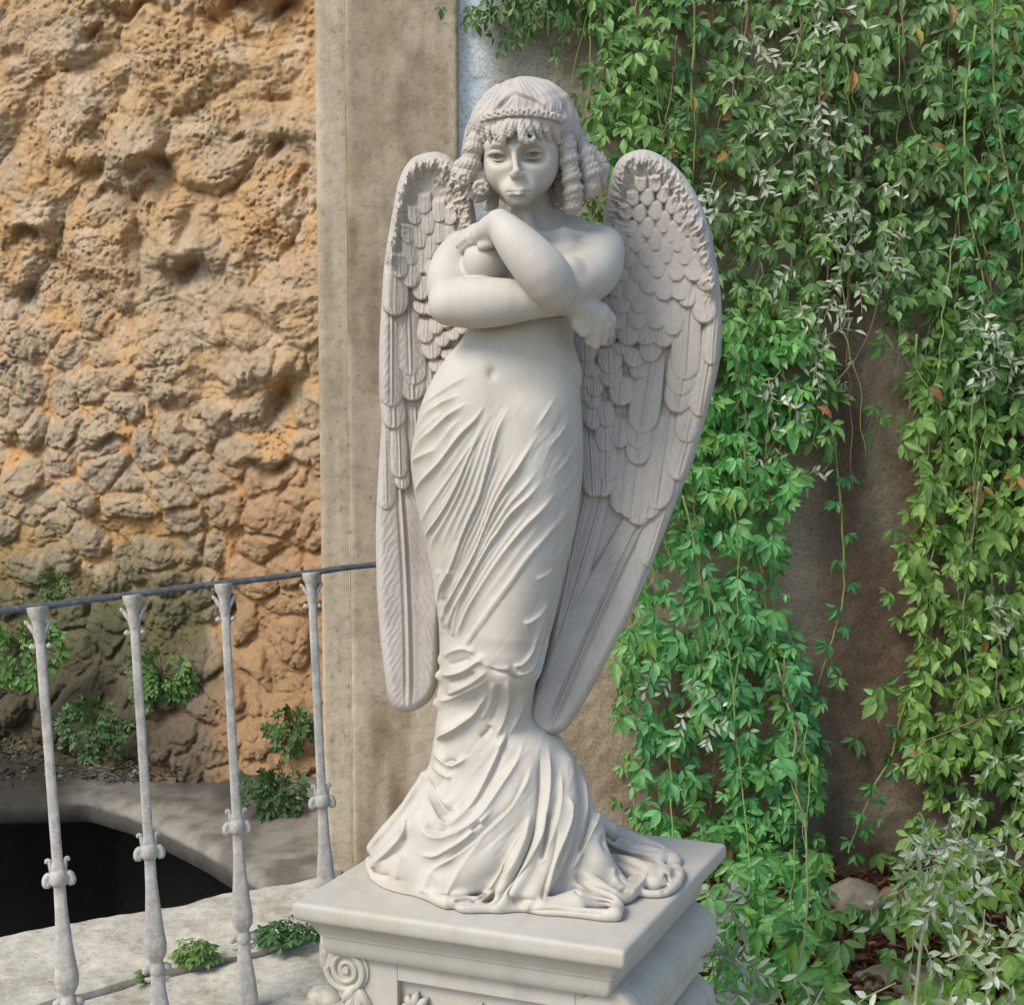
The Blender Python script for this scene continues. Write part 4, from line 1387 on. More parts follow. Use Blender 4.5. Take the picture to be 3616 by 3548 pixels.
# ================================================================== GROUND, KERB, BASIN
def attr_mat(name, rough, nscale=30, namp=.35, bscale=60, bstr=.5, bdist=.01, spec=.2, detail=6, spots=0.0):
    """base colour carried by the 'tint' attribute (pigment), broken up by fine noise"""
    m, nt, b = new_mat(name, rough, spec)
    a = nt.nodes.new('ShaderNodeAttribute'); a.attribute_name = 'tint'
    p = geo_pos(nt)
    f = noise(nt, nscale, detail, .65, p)
    c = mix(nt, 1.0, a.outputs['Color'], ramp(nt, f, [(.25, (1 - namp,) * 3), (.5, (1, 1, 1)), (.75, (1 + namp * .6, 1 + namp * .55, 1 + namp * .5))]), 'MULTIPLY')
    if spots:
        c = mix(nt, spots, c, ramp(nt, noise(nt, 48, 5, .7, p), [(.30, (.22, .20, .17)), (.39, (1, 1, 1))]), 'MULTIPLY')
        c = mix(nt, spots, c, ramp(nt, noise(nt, 5, 6, .7, p), [(.36, (.62, .60, .52)), (.52, (1, 1, 1)), (.7, (1.08, 1.06, 1.02))]), 'MULTIPLY')
    nt.links.new(c, b.inputs['Base Color'])
    h = mth(nt, 'ADD', noise(nt, bscale, 6, .7, p), mth(nt, 'MULTIPLY', noise(nt, bscale * 3.7, 4, .7, p), .5))
    bump(nt, b, h, bstr, bdist)
    return m


def lerp3(a, b, t):
    return np.asarray(a) * (1 - t[..., None]) + np.asarray(b) * t[..., None]


def sst(x, a, b):
    t = np.clip((x - a) / (b - a), 0, 1)
    return t * t * (3 - 2 * t)


# soil: one sheet to the horizon, sunk in front (the basin and paving stand in it)
mg, nt, b = new_mat('soil', .95, .1)
p = geo_pos(nt)
c = ramp(nt, noise(nt, 26, 8, .7, p), [(.3, (.018, .009, .006)), (.5, (.055, .026, .016)), (.62, (.10, .045, .026)), (.75, (.055, .04, .022))])
nt.links.new(c, b.inputs['Base Color'])
bump(nt, b, noise(nt, 60, 8, .75, p), .8, .03)
m = MB()
m.add([[-150, -60, -1.3], [150, -60, -1.3], [150, 250, -1.3], [-150, 250, -1.3]], [[0, 1, 2, 3]])
tag(m.build('ground', mg), kind='structure')

# outline points on the ground, from bearings
G = lambda u, v, z=0.0: at_z(u, v, z)
kerb_far = [G(-500, 3425), G(0, 3318), G(330, 3268), G(600, 3215), G(820, 3152), G(930, 3112), G(1180, 3096)]
STONE = attr_mat('kerb_stone', .9, 30, .38, 80, .6, .008, .2, 9, .8)
PALE = np.array((.47, .43, .35))


def block(quad, z0, z1, col, nx=22, ny=8, rnd=.018, rough=.006, seed=0.0):
    """a worn stone block: top and four sides from one displaced grid"""
    a, b_, c_, d = [np.asarray(q, float)[:2] for q in quad]        # near-left, near-right, far-right, far-left
    U, V = np.meshgrid(np.linspace(0, 1, nx), np.linspace(0, 1, ny), indexing='ij')
    XY = (a * ((1-U)*(1-V))[..., None] + b_ * (U*(1-V))[..., None] + c_ * (U*V)[..., None] + d * ((1-U)*V)[..., None])
    Lx, Ly = np.linalg.norm(b_ - a), np.linalg.norm(d - a)
    e = np.minimum(np.minimum(U, 1-U) * Lx, np.minimum(V, 1-V) * Ly)
    Z = z1 - rnd * (1 - np.clip(e / (rnd * 1.6), 0, 1)) ** 2 + rough * 2 * (fbm(XY[..., 0]*6 + seed, XY[..., 1]*6, 1, 4) - .5)
    top = np.concatenate([XY, Z[..., None]], -1)
    m = MB()
    shade = .8 + .45 * fbm(XY[..., 0]*3.1 + seed, XY[..., 1]*3.1, 4, 4)
    m.grid(top)
    ring = np.concatenate([top[:, 0], top[1:, -1], top[::-1, -1][1:], top[0, ::-1][1:-1]]) if False else np.concatenate([top[:-1, 0], top[-1, :-1], top[::-1, -1][:-1], top[0, ::-1][:-1]])
    low = ring.copy(); low[:, 2] = z0
    mid = ring.copy(); mid[:, 2] = (ring[:, 2] + z0) / 2
    R = np.stack([ring, mid, low])
    m.grid(R, wrap_v=True, flip=True)
    tc = np.concatenate([(col * shade[..., None]).reshape(-1, 3), np.tile(col * .95, (R.shape[0]*R.shape[1], 1))])
    return m, tc


def stones(name, blocks, mat, kind='structure'):
    M, T = MB(), []
    for mm, tc in blocks:
        M.add(np.concatenate(mm.V), mm.F); T.append(tc)
    o = mesh_np(name, np.concatenate(M.V), M.F, mat, None, True, None, np.concatenate(T))
    o.data.set_sharp_from_angle(angle=radians(50))
    return tag(o, kind=kind)


# kerb: far course along the basin, near course behind the pedestal, then paving
def along(poly, t):
    poly = np.array(poly); d = np.concatenate([[0], np.cumsum(np.linalg.norm(np.diff(poly, axis=0), axis=1))])
    return np.array([np.interp(t * d[-1], d, poly[:, i]) for i in range(3)])


joint = [G(-900, 3800), G(250, 3512), G(560, 3440), G(830, 3372), G(1120, 3300), G(1300, 3260)]
near = [G(-900, 4500), G(250, 4150), G(560, 4030), G(830, 3900), G(1120, 3780), G(1300, 3700)]
bl = []
K = [0, 1.0]
for i in range(1):
    t0, t1 = K[i] + .0012, K[i+1] - .0012
    bl.append(block([along(joint, t0) + [0, .006, 0], along(joint, t1) + [0, .006, 0], along(kerb_far, t1), along(kerb_far, t0)], -1.25, .015 if i != 1 else .018, PALE * (1.0, .97, 1.03, .9)[i], 150, 30, .012, .020, i * 3.1 + .4))
K = [0, 1.0]
for i in range(1):
    t0, t1 = K[i] + .0012, K[i+1] - .0012
    bl.append(block([along(near, t0), along(near, t1), along(joint, t1) - [0, .006, 0], along(joint, t0) - [0, .006, 0]], -1.25, -.005, PALE * (1.0, .95, .92, 1.0)[i], 150, 30, .012, .020, 20 + i * 3.1 + .4))
stones('kerb', bl, STONE)
# paving in front, under the pedestal and the viewer
m, tc = block([(-3.2, -2.5, 0), (3.4, -2.5, 0), (3.4, 3.55, 0), (-.35, 3.55, 0)], -1.28, -.02, PALE * .8, 40, 40, .02, .012, 9)
stones('pavement', [(m, tc)], STONE)
m, tc = block([(-3.2, -2.5, 0), (-.36, 3.5, 0), (-.75, 3.05, 0), (-3.2, 2.0, 0)], -1.28, -.022, PALE * .8, 20, 20, .02, .012, 13)
# soil bed at the foot of the ivy wall
m, _ = block([(-.25, 3.80, 0), (3.6, 3.56, 0), (3.6, 5.2, 0), (-.62, 5.2, 0)], -1.28, -.012, PALE, 90, 60, .02, .045, 31)
V_ = np.concatenate(m.V)
tag(mesh_np('soil_bed', V_, m.F, mg), kind='structure')

# ledge on the far side of the basin
edge_far = [G(-1500, 2790), G(-700, 2800), G(-100, 2815), G(105, 2810), G(300, 2806), G(459, 2852), G(590, 2914), G(721, 2978), G(840, 3052), G(935, 3116), G(1200, 3098)]
back_far = [G(-1500, 2480), G(-700, 2500), G(-100, 2530), G(105, 2540), G(300, 2550), G(459, 2570), G(590, 2600), G(721, 2640), G(900, 2760), G(1260, 2840)]
LEDGE = attr_mat('ledge_concrete', .85, 18, .35, 60, .35, .008)
nx, ny = 120, 30
E = np.array([along(edge_far, t) for t in np.linspace(0, 1, nx)]); Bk = np.array([along(back_far, t) for t in np.linspace(0, 1, nx)])
W_ = np.linspace(0, 1, ny)
T = E[:, None] * (1 - W_)[None, :, None] + Bk[:, None] * W_[None, :, None]
litter = fbm(T[..., 0] * 9, T[..., 1] * 9, 2, 5)
T[..., 2] += -.03 * (1 - np.clip(W_ / .10, 0, 1))[None] ** 2 + .02 * (litter - .5) + sst(W_, .35, 1.0)[None] * .12
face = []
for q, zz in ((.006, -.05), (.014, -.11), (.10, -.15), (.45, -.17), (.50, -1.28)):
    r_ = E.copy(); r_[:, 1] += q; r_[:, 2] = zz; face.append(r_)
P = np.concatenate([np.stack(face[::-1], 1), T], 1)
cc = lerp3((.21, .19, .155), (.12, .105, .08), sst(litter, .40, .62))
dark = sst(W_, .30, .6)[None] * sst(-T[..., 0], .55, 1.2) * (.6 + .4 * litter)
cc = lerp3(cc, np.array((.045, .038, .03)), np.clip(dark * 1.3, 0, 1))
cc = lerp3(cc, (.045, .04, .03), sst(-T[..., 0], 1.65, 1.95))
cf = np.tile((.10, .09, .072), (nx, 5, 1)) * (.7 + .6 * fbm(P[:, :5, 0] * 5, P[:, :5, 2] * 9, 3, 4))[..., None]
cf = lerp3(cf, (.008, .008, .006), np.broadcast_to(np.array([1, .95, .75, .3, 0])[None], (nx, 5)))  # shade under the lip painted in: face colour runs to near black below
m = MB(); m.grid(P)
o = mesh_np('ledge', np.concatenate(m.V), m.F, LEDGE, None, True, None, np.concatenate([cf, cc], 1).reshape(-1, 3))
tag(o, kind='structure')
# dark still water in the basin; near-black base also paints in the pit's shade
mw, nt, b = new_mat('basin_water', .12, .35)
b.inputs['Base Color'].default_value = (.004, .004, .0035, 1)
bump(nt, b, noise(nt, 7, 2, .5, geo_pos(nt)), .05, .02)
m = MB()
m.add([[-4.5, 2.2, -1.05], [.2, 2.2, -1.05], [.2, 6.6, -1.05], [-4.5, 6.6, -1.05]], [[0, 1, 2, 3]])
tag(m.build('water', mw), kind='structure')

# ================================================================== ROUGH STONE WALL (left)
xs = np.arange(-3.7, -.42, .0056); zz = np.arange(-.04, 3.45, .0052)
X, Z = np.meshgrid(xs, zz)
base_y = 6.32 + (X + 2.2) * (5.45 - 5.95) / (2.2 - 1.25) * .9
rock = empty('rock_wall', (-1.6, 5.9, 0), 'tall rough ochre rubble wall with embedded boulders behind the iron railing', 'wall')
wx = X + .24 * (fbm(X * 3.5, Z * 3.5, 3, 5) - .5); wz = Z + .22 * (fbm(X * 3.5, Z * 3.5, 9, 5) - .5)
low = sst(-Z, -2.35, -1.35)                     # 1 in the lower part, where cobbles show
f1, f2, idb = worley(wx * 5.2, wz * 6.6, 3)
cob = np.sqrt(np.clip(1 - (f1 / .62) ** 2, 0, 1)) * np.clip((f2 - f1) / .25, 0, 1) ** .5
g1, g2, idg = worley(wx * 9.5 + 31, wz * 11 + 7, 8)
cob2 = np.sqrt(np.clip(1 - (g1 / .6) ** 2, 0, 1)) * np.clip((g2 - g1) / .25, 0, 1) ** .5
h1, h2, idh = worley(wx * 2.3 + 5, wz * 2.0 + 3, 15)
big = np.sqrt(np.clip(1 - (h1 / .7) ** 2, 0, 1)) * np.clip((h2 - h1) / .35, 0, 1) ** .6
H = .20 * (fbm(X * 1.6, Z * 1.5, 1, 3) - .5) + .11 * big * (.35 + .65 * idh) * (1 - .5 * low)
puff = 0
for i, (fq, am) in enumerate(((3.1, .060), (6.7, .042), (14.0, .026), (29.0, .014), (57.0, .008))):
    puff = puff + am * np.abs(2 * vnoise(wx * fq + 3.3 * i, wz * fq * 1.1 + 9.1 * i, 2.2 + 4 * i) - 1)
H += puff * (1 - .45 * low) * .95
H += (.05 + .95 * low) * .078 * cob * (.35 + .65 * idb) * (fbm(X * 2.2, Z * 2.2, 5) > .36 - .25 * low)
H += (.012 + .022 * low) * cob2 * (idg > .35) * (.4 + .6 * fbm(X * 3, Z * 3, 7))
H += .030 * (fbm(X * 11, Z * 12, 2, 5) - .5) + .020 * (fbm(X * 60, Z * 60, 4, 4) - .5)
pits = np.maximum(fbm(X * 34, Z * 34, 17, 3), fbm(X * 75, Z * 75, 27, 2) * (.55 + .75 * fbm(X * 4, Z * 4, 37, 3)))
H -= .012 * np.clip((pits - .70) / .1, 0, 1)
for u, v, rx, rz, dp in ((900, 95, .10, .035, .13), (1040, 130, .07, .03, .14), (790, 110, .03, .06, .08), (690, 985, .09, .05, .20), (560, 610, .10, .03, .10), (310, 610, .12, .035, .09),
                         (690, 830, .04, .09, .10), (1040, 1420, .05, .07, .15), (440, 700, .16, .025, .07), (60, 830, .08, .03, .10), (1030, 580, .05, .03, .10), (850, 2150, .02, .10, .12),
                         (1020, 1640, .12, .025, .09), (380, 1570, .1, .02, .06), (20, 1060, .04, .04, .1), (900, 560, .03, .02, .07), (520, 60, .16, .02, .08), (330, 130, .05, .02, .06)):
    c = at_y(u, v, 6.05)
    q = ((X - c[0]) / rx) ** 2 + ((Z - c[2] + .03 * np.sin(X * 30)) / rz) ** 2
    q = q * (.7 + .6 * fbm(X * 13, Z * 13, 21))
    H -= dp * np.exp(-q)
    H += .5 * dp * np.exp(-(((X - c[0]) / (rx * 1.2)) ** 2 + ((Z - c[2] - rz * 2.1) / (rz * 1.2)) ** 2))
H += .30 * sst(-Z, -.75, -.05) * (.5 + .5 * fbm(X * 2, Z * 2, 3))          # foot spreads out
H *= .80
Ysurf = base_y - H
Zd = Z - .20 * (H - .1)                           # bulges sag, so that their undersides fall into shade
P = np.stack([X, Ysurf, Zd], -1)
cav = np.clip(puff / .15, 0, 1)
n1, n2 = fbm(X * 2.2, Z * 2.2, 31, 4), fbm(X * 7, Z * 7, 33, 4)
tan, ochre, grey, pale_ = (.47, .315, .165), (.49, .29, .13), (.38, .305, .22), (.54, .415, .285)
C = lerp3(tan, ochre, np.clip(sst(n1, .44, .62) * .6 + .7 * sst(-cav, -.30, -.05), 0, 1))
C = lerp3(C, pale_, sst(n2, .50, .72) * .7)
C = lerp3(C, grey, sst(fbm(X * 3, Z * 3.4, 44, 4), .50, .68) * .55)
stone_c = lerp3((.41, .305, .195), (.34, .27, .19), (idb * 7 % 1))
C = lerp3(C, stone_c, np.clip(cob * 1.6, 0, 1) * low * .85)
C = lerp3(C, (.56, .31, .115), np.clip(1 - cob * 2.5, 0, 1) * low * sst(n1, .38, .6) * .8)
moss = sst(-Z, -1.25, -.55) * sst(fbm(X * 3.3, Z * 3.3, 51, 4) + .25 * sst(-X, 1.1, 2.2), .33, .66)
C = lerp3(C, (.075, .085, .035), np.clip(moss * 1.1, 0, 1) * .85)
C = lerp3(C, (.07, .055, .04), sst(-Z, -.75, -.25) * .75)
right_col = sst(X, -1.32, -1.10) * sst(-Z, -1.6, -1.1)
C = lerp3(C, (.37, .22, .11), right_col * .8)
C = lerp3(C, (.10, .075, .045), np.clip((pits - .70) / .1, 0, 1) * .3)
m = len(xs)
ii, jj = np.meshgrid(np.arange(len(zz) - 1), np.arange(m - 1), indexing='ij')
Fq = np.stack([ii * m + jj, ii * m + jj + 1, (ii + 1) * m + jj + 1, (ii + 1) * m + jj], -1).reshape(-1, 4)
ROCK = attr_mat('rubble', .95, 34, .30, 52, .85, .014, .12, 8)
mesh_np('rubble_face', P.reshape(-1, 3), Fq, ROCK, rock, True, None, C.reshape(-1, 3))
m = MB(); m.box([-3.7, 7.15, -.04], [3.4, 0, 0], [0, .5, 0], [0, 0, 4.0]); m.build('core', new_mat('rubble_core')[0], rock)

# ================================================================== PILASTER
PIL = attr_mat('pilaster_stone', .9, 24, .30, 55, .45, .008, .2, 8, .45)
pil = empty('stone_pilaster', (-.40, 4.72, -.02), 'plain weathered beige stone pilaster between the rubble wall and the ivy wall', 'pilaster')


def slab_face(name, u0, u1, ydepth, thick, ztop, tintfn, rough, mat, parent, edge=.012, ex0=None, ex1=None):
    x0 = at_y(u0, 1500, ydepth)[0] if ex0 is None else ex0
    x1 = at_y(u1, 1500, ydepth)[0] if ex1 is None else ex1
    nx_, nz_ = max(8, int((x1 - x0) / .012)), 330
    Xp, Zp = np.meshgrid(np.linspace(x0, x1, nx_), np.linspace(-.03, ztop, nz_))
    e = np.minimum(Xp - x0, x1 - Xp)
    jag = .006 * (fbm(Zp * 9, Xp * 0 + x0 * 7, 2, 4) - .5)
    y = ydepth + edge * (1 - np.clip((e + jag) / (edge * 1.2), 0, 1)) ** 2 - rough * (fbm(Xp * 9, Zp * 3.2, 6, 5) - .5)
    Pf = np.stack([Xp, y, Zp], -1)
    sideL = Pf[:, :1].copy(); sideL[..., 1] = ydepth + thick
    sideR = Pf[:, -1:].copy(); sideR[..., 1] = ydepth + thick
    Pa = np.concatenate([sideL, Pf, sideR], 1)
    Cc = tintfn(Pa[..., 0], Pa[..., 2])
    mm = MB(); mm.grid(Pa)
    return mesh_np(name, np.concatenate(mm.V), mm.F, mat, parent, True, None, Cc.reshape(-1, 3))


def pil_tint(X, Z):
    st_ = fbm(X * 16, Z * 1.5, 3, 5); bl_ = fbm(X * 5, Z * 3, 8, 4)
    C = lerp3((.43, .345, .24), (.31, .235, .15), sst(st_, .40, .60))
    C = lerp3(C, (.46, .395, .30), sst(bl_, .50, .68) * .6)
    C = lerp3(C, (.31, .25, .17), sst(fbm(X * 4, Z * 2.2, 18, 4), .52, .7) * .7)
    C = lerp3(C, (.19, .135, .08), sst(fbm(X * 9, Z * 1.9, 27, 5), .50, .66) * .8)
    C = lerp3(C, (.43, .35, .25), sst(fbm(X * 3, Z * 2, 38, 4), .52, .66) * .5)
    C = lerp3(C, (.30, .26, .12), sst(-Z, -.75, -.1) * sst(bl_, .35, .6) * .7)
    return C


def strip_tint(X, Z):
    st_ = fbm(X * 22, Z * 1.2, 13, 5)
    return lerp3((.44, .36, .255), (.35, .28, .19), sst(st_, .4, .65))


slab_face('face_block', 1232, 1622, 4.66, .9, 3.9, pil_tint, .010, PIL, pil, .006)
slab_face('edge_strip', 1127, 1252, 4.672, .9, 3.9, strip_tint, .006, PIL, pil)
m = MB()
zz_ = np.linspace(-.03, 3.9, 120)
xb = at_y(1229, 1500, 4.66)[0]
m.tube(np.stack([xb + .002 * (fbm(zz_ * 5, 1, 1) - .5), np.full(120, 4.668) + .002 * (fbm(zz_ * 6, 3, 1) - .5), zz_], 1), .0012 + .004 * (fbm(zz_ * 14, 2, 5) - .5), 10)
mesh_np('edge_bead', np.concatenate(m.V), m.F, PIL, pil, True, None, np.tile((.50, .43, .33), (len(np.concatenate(m.V)), 1)))

# ================================================================== PLASTER WALL UNDER THE IVY
WALLY = 4.72
xs = np.arange(-.40, 3.5, .012); zz = np.arange(-.06, 3.95, .012)
X, Z = np.meshgrid(xs, zz)
U_, V_ = bearing(np.stack([X, np.full_like(X, WALLY), Z], -1))
y = WALLY - .022 * (fbm(X * 7, Z * 7, 3, 5) - .5) - .05 * (fbm(X * 1.4, Z * 1.4, 8, 3) - .5) - .012 * (fbm(X * 40, Z * 40, 1, 3) - .5)
C = lerp3((.33, .275, .20), (.20, .145, .095), sst(fbm(X * 2, Z * 2, 3, 4), .4, .62))
C = lerp3(C, (.42, .35, .26), sst(fbm(X * 6, Z * 6, 13, 5), .52, .7) * .55)
C = lerp3(C, (.30, .285, .235), sst(-X, -.30, -.02) * sst(Z, 1.5, 2.3) * .9)
pale = sst(-X, .02, .14) * sst(Z, 2.05, 2.4)
C = lerp3(C, (.74, .77, .76), pale * .95)
C = lerp3(C, (.125, .085, .058), sst(X, .93, 1.12) * (1 - sst(X, 1.4, 1.7)) * sst(fbm(X * 3, Z * 1.3, 23, 4), .30, .55))
C = lerp3(C, (.32, .20, .12), np.exp(-(((X - .84) / .16) ** 2 + ((Z - .75) / .55) ** 2)) * .75)
C = lerp3(C, (.38, .29, .19), np.exp(-(((X - .26) / .18) ** 2 + ((Z - .55) / .4) ** 2)) * .8)
pw = empty('plaster_wall', (1.2, WALLY, -.02), 'blotched brown roughcast garden wall hung with climbing creeper', 'wall')
m = len(xs)
ii, jj = np.meshgrid(np.arange(len(zz) - 1), np.arange(m - 1), indexing='ij')
Fq = np.stack([ii * m + jj, ii * m + jj + 1, (ii + 1) * m + jj + 1, (ii + 1) * m + jj], -1).reshape(-1, 4)
PLA = attr_mat('roughcast', .95, 90, .5, 120, .6, .008, .1, 5)
mesh_np('roughcast_face', np.stack([X, y, Z], -1).reshape(-1, 3), Fq, PLA, pw, True, None, C.reshape(-1, 3))
m = MB(); m.box([-.40, WALLY + .07, -.06], [3.9, 0, 0], [0, .4, 0], [0, 0, 4.0]); m.build('core', new_mat('wall_core')[0], pw)
# ================================================================== IRON RAILING
def iron_mat(name, c0, c1, c2):
    m, nt, b = new_mat(name, .62, .4)
    p = geo_pos(nt)
    c = ramp(nt, noise(nt, 38, 6, .65, p), [(.3, c0), (.5, c1), (.66, c2)])
    c = mix(nt, 1.0, c, ramp(nt, noise(nt, 260, 4, .7, p), [(.36, (.72, .70, .68)), (.56, (1, 1, 1))]), 'MULTIPLY')
    nt.links.new(c, b.inputs['Base Color'])
    c = mix(nt, ramp(nt, noise(nt, 21, 6, .7, p), [(.60, (0, 0, 0)), (.72, (.7, .7, .7))]), c, (.20, .125, .075))
    nt.links.new(c, b.inputs['Base Color'])
    bump(nt, b, noise(nt, 170, 5, .7, p), .45, .003)
    return m


IRON = iron_mat('galvanised_iron', (.33, .295, .25), (.44, .405, .35), (.53, .49, .425))
RAILM = iron_mat('dark_rail', (.05, .052, .055), (.085, .086, .09), (.15, .148, .145))
RZ = 1.13
r0, r1 = at_z(-420, 2208, RZ), at_z(1420, 1979, RZ)
rail = empty('iron_railing', at_z(560, 3650, 0), 'wrought iron railing with flat dark handrail and ornamented grey balusters, left of the statue', 'railing')
r1 = r0 + (r1 - r0) * (WALLY - .02 - r0[1]) / (r1[1] - r0[1])
dirr = (r1 - r0) / np.linalg.norm(r1 - r0); nr = np.cross(dirr, [0, 0, 1.0])
m = MB()
# handrail: flattened bar with rounded top
sec = [(-.017, -.0075), (-.018, -.003), (-.015, .0025), (-.008, .0065), (0, .0075), (.008, .0065), (.015, .0025), (.018, -.003), (.017, -.0075)]
n = 60
Pr = np.array([[r0 + (r1 - r0) * t + nr * a + np.array([0, 0, b_ + .003 * (vnoise(t * 16, 3) - .5)]) for a, b_ in sec] for t in np.linspace(0, 1, n)])
m.grid(Pr, wrap_v=True, flip=True)
o = m.build('handrail', RAILM, rail, smooth=True); o.data.set_sharp_from_angle(angle=radians(50))

balus = [((133, 2152), (262, 3790), .557, .79, .822), ((468, 2110), (570, 3657), .575, .80, .838), ((790, 2069), (872, 3536), .585, .812, .850), ((1098, 2030), (1166, 3405), .585, .812, .850)]


def make_baluster(top, bot):
    """built once for a unit height, upright at the origin; copies are leaned and placed"""
    o = bpy.data.objects.new('baluster', None)
    return o


BH = 1.13
n1, bg, n2 = .580, .806, .846


def baluster_parts():
    parts = []
    z = lambda t: BH * (1 - t)
    m = MB()
    prof = [(.012, .0150), (.02, .0165), (.045, .0155), (.062, .0145), (.085, .0138), (.3, .0140), (.50, .0150), (n1 - .035, .0155), (n1 - .025, .0190), (n1 - .012, .0200), (n1, .0205), (n1 + .014, .0195), (n1 + .022, .0165),
            (.66, .0185), (.72, .0240), (.77, .0305), (bg - .012, .0345), (bg + .006, .0320), (bg + .022, .0200), (n2, .0185), (n2 + .02, .0200), (.90, .0235), (.95, .0320), (.985, .036), (1.0, .036)]
    tt = np.concatenate([np.linspace(a[0], b[0], 4, endpoint=False) for a, b in zip(prof[:-1], prof[1:])] + [[1.0]])
    rr = np.interp(tt, [p_[0] for p_ in prof], [p_[1] for p_ in prof])
    rings = []
    for t, r in zip(tt, rr):
        a = np.linspace(0, 2 * pi, 16, endpoint=False)
        k = 1 / (np.abs(np.cos(a)) ** 4 + np.abs(np.sin(a)) ** 4) ** .25          # squarish bar
        w_ = .84 * r * k * (1 + .05 * (vnoise(a * 2, t * 40, 3) - .5))
        rings.append(np.stack([w_ * np.cos(a), w_ * .8 * np.sin(a), np.full(16, z(t))], 1))
    m.grid(np.array(rings), wrap_v=True, flip=False)
    m.F.append(list(range(15, -1, -1)))
    parts.append(('shaft', m, None))
    # capital under the rail
    m = MB()
    m.tube([(0, 0, z(-.006)), (0, 0, z(.010)), (0, 0, z(.018)), (0, 0, z(.036)), (0, 0, z(.055)), (0, 0, z(.070))], [.026, .024, .019, .0140, .0165, .0115], 14)
    for s in (-1, 1):
        m.tube(spline([(s * .012, 0, z(.05)), (s * .022, 0, z(.034)), (s * .030, 0, z(.024)), (s * .030, 0, z(.030))], 8), [.006, .0065, .006, .005, .005, .005, .004, .003], 8)
        m.tube([(s * .014, 0, z(.082)), (s * .021, 0, z(.079)), (s * .026, 0, z(.082))], [.006, .0085, .004], 8)
    parts.append(('capital', m, None))
    m = MB()
    for s in (-1, 1):
        m.tube(spline([(s * .013, 0, z(n1 - .008)), (s * .016, 0, z(n1 - .026)), (s * .019, 0, z(n1 - .038)), (s * .025, 0, z(n1 - .040)), (s * .026, 0, z(n1 - .034))], 10), np.linspace(.0075, .004, 10), 8)
        pts = spline([(s * .012, 0, z(n1 + .008)), (s * .020, 0, z(n1 - .006)), (s * .028, 0, z(n1 - .004)), (s * .032, 0, z(n1 + .007)), (s * .029, 0, z(n1 + .014)), (s * .024, 0, z(n1 + .010))], 14)
        m.tube(pts, np.linspace(.009, .0085, 14), 8)
        m.tube([(s * .026, -.007, z(n1 + .005)), (s * .026, .007, z(n1 + .005))], [.0095, .0095], 12)
    m.tube([(0, 0, z(n1 - .016)), (0, 0, z(n1 - .008)), (0, 0, z(n1 + .010)), (0, 0, z(n1 + .016))], [.018, .0225, .0225, .018], 16)
    parts.append(('scroll_collar', m, None))
    m = MB()
    for s in (-1, 1):
        m.tube([(s * .013, 0, z(n2)), (s * .022, 0, z(n2 - .002)), (s * .028, 0, z(n2 + .002)), (s * .033, 0, z(n2 + .010))], [.008, .0115, .0115, .005], 10)
        m.tube([(s * .012, 0, z(n2 + .020)), (s * .024, 0, z(n2 + .024)), (s * .031, 0, z(n2 + .020))], [.006, .008, .004], 8)
    m.tube([(0, 0, z(n2 - .012)), (0, 0, z(n2)), (0, 0, z(n2 + .012))], [.018, .022, .018], 14)
    parts.append(('scroll_collar', m, None))
    return [(nm, mm.build(nm, IRON, None, smooth=True)) for nm, mm, _ in parts]


proto = baluster_parts()
for q in proto: q[1].data.set_sharp_from_angle(angle=radians(60))
from mathutils import Matrix, Vector
for i, (tu, bu, *_r) in enumerate(balus):
    # foot of the bar on the kerb, head under the rail
    t_ = (at_z(*tu, RZ)); f = at_z(*bu, 0.012)
    up = Vector(t_ - f); L = up.length
    zq = Vector((0, 0, 1)).rotation_difference(up.normalized())
    yaw = atan2(dirr[1], dirr[0])
    shaft = None
    for k, (nm, ob) in enumerate(proto):
        o = ob if i == 0 else ob.copy()
        if i: COL.objects.link(o)
        if k == 0:
            o.name = 'baluster' if i == 0 else o.name
            if i: o.name = 'baluster'
            o.parent = rail
            M = Matrix.Translation(Vector(f) - Vector(rail.location)) @ zq.to_matrix().to_4x4() @ Matrix.Rotation(yaw * .35, 4, 'Z') @ Matrix.Diagonal((1, 1, L / BH, 1))
            o.matrix_local = M
            shaft = o
        else:
            o.parent = shaft
            o.matrix_local = Matrix.Identity(4)
# ================================================================== FOLIAGE
def leaf_mat(name, trans=.25, rough=.5):
    m, nt, b = new_mat(name, rough, .35)
    a = nt.nodes.new('ShaderNodeAttribute'); a.attribute_name = 'tint'
    p = geo_pos(nt)
    c = mix(nt, 1.0, a.outputs['Color'], ramp(nt, noise(nt, 55, 4, .6, p), [(.3, (.72, .74, .70)), (.6, (1.1, 1.1, 1.1))]), 'MULTIPLY')
    nt.links.new(c, b.inputs['Base Color'])
    t = nt.nodes.new('ShaderNodeBsdfTranslucent')
    nt.links.new(mix(nt, 1.0, c, (1.25, 1.35, .7), 'MULTIPLY'), t.inputs['Color'])
    ms = nt.nodes.new('ShaderNodeMixShader'); ms.inputs[0].default_value = trans
    nt.links.new(b.outputs[0], ms.inputs[1]); nt.links.new(t.outputs[0], ms.inputs[2])
    nt.links.new(ms.outputs[0], nt.nodes['Material Output'].inputs['Surface'])
    return m


LEAF = leaf_mat('creeper_leaf', .34, .40)
STEM = attr_mat('stem_bark', .8, 60, .3, 90, .3, .003)
lr = np.random.default_rng(99)

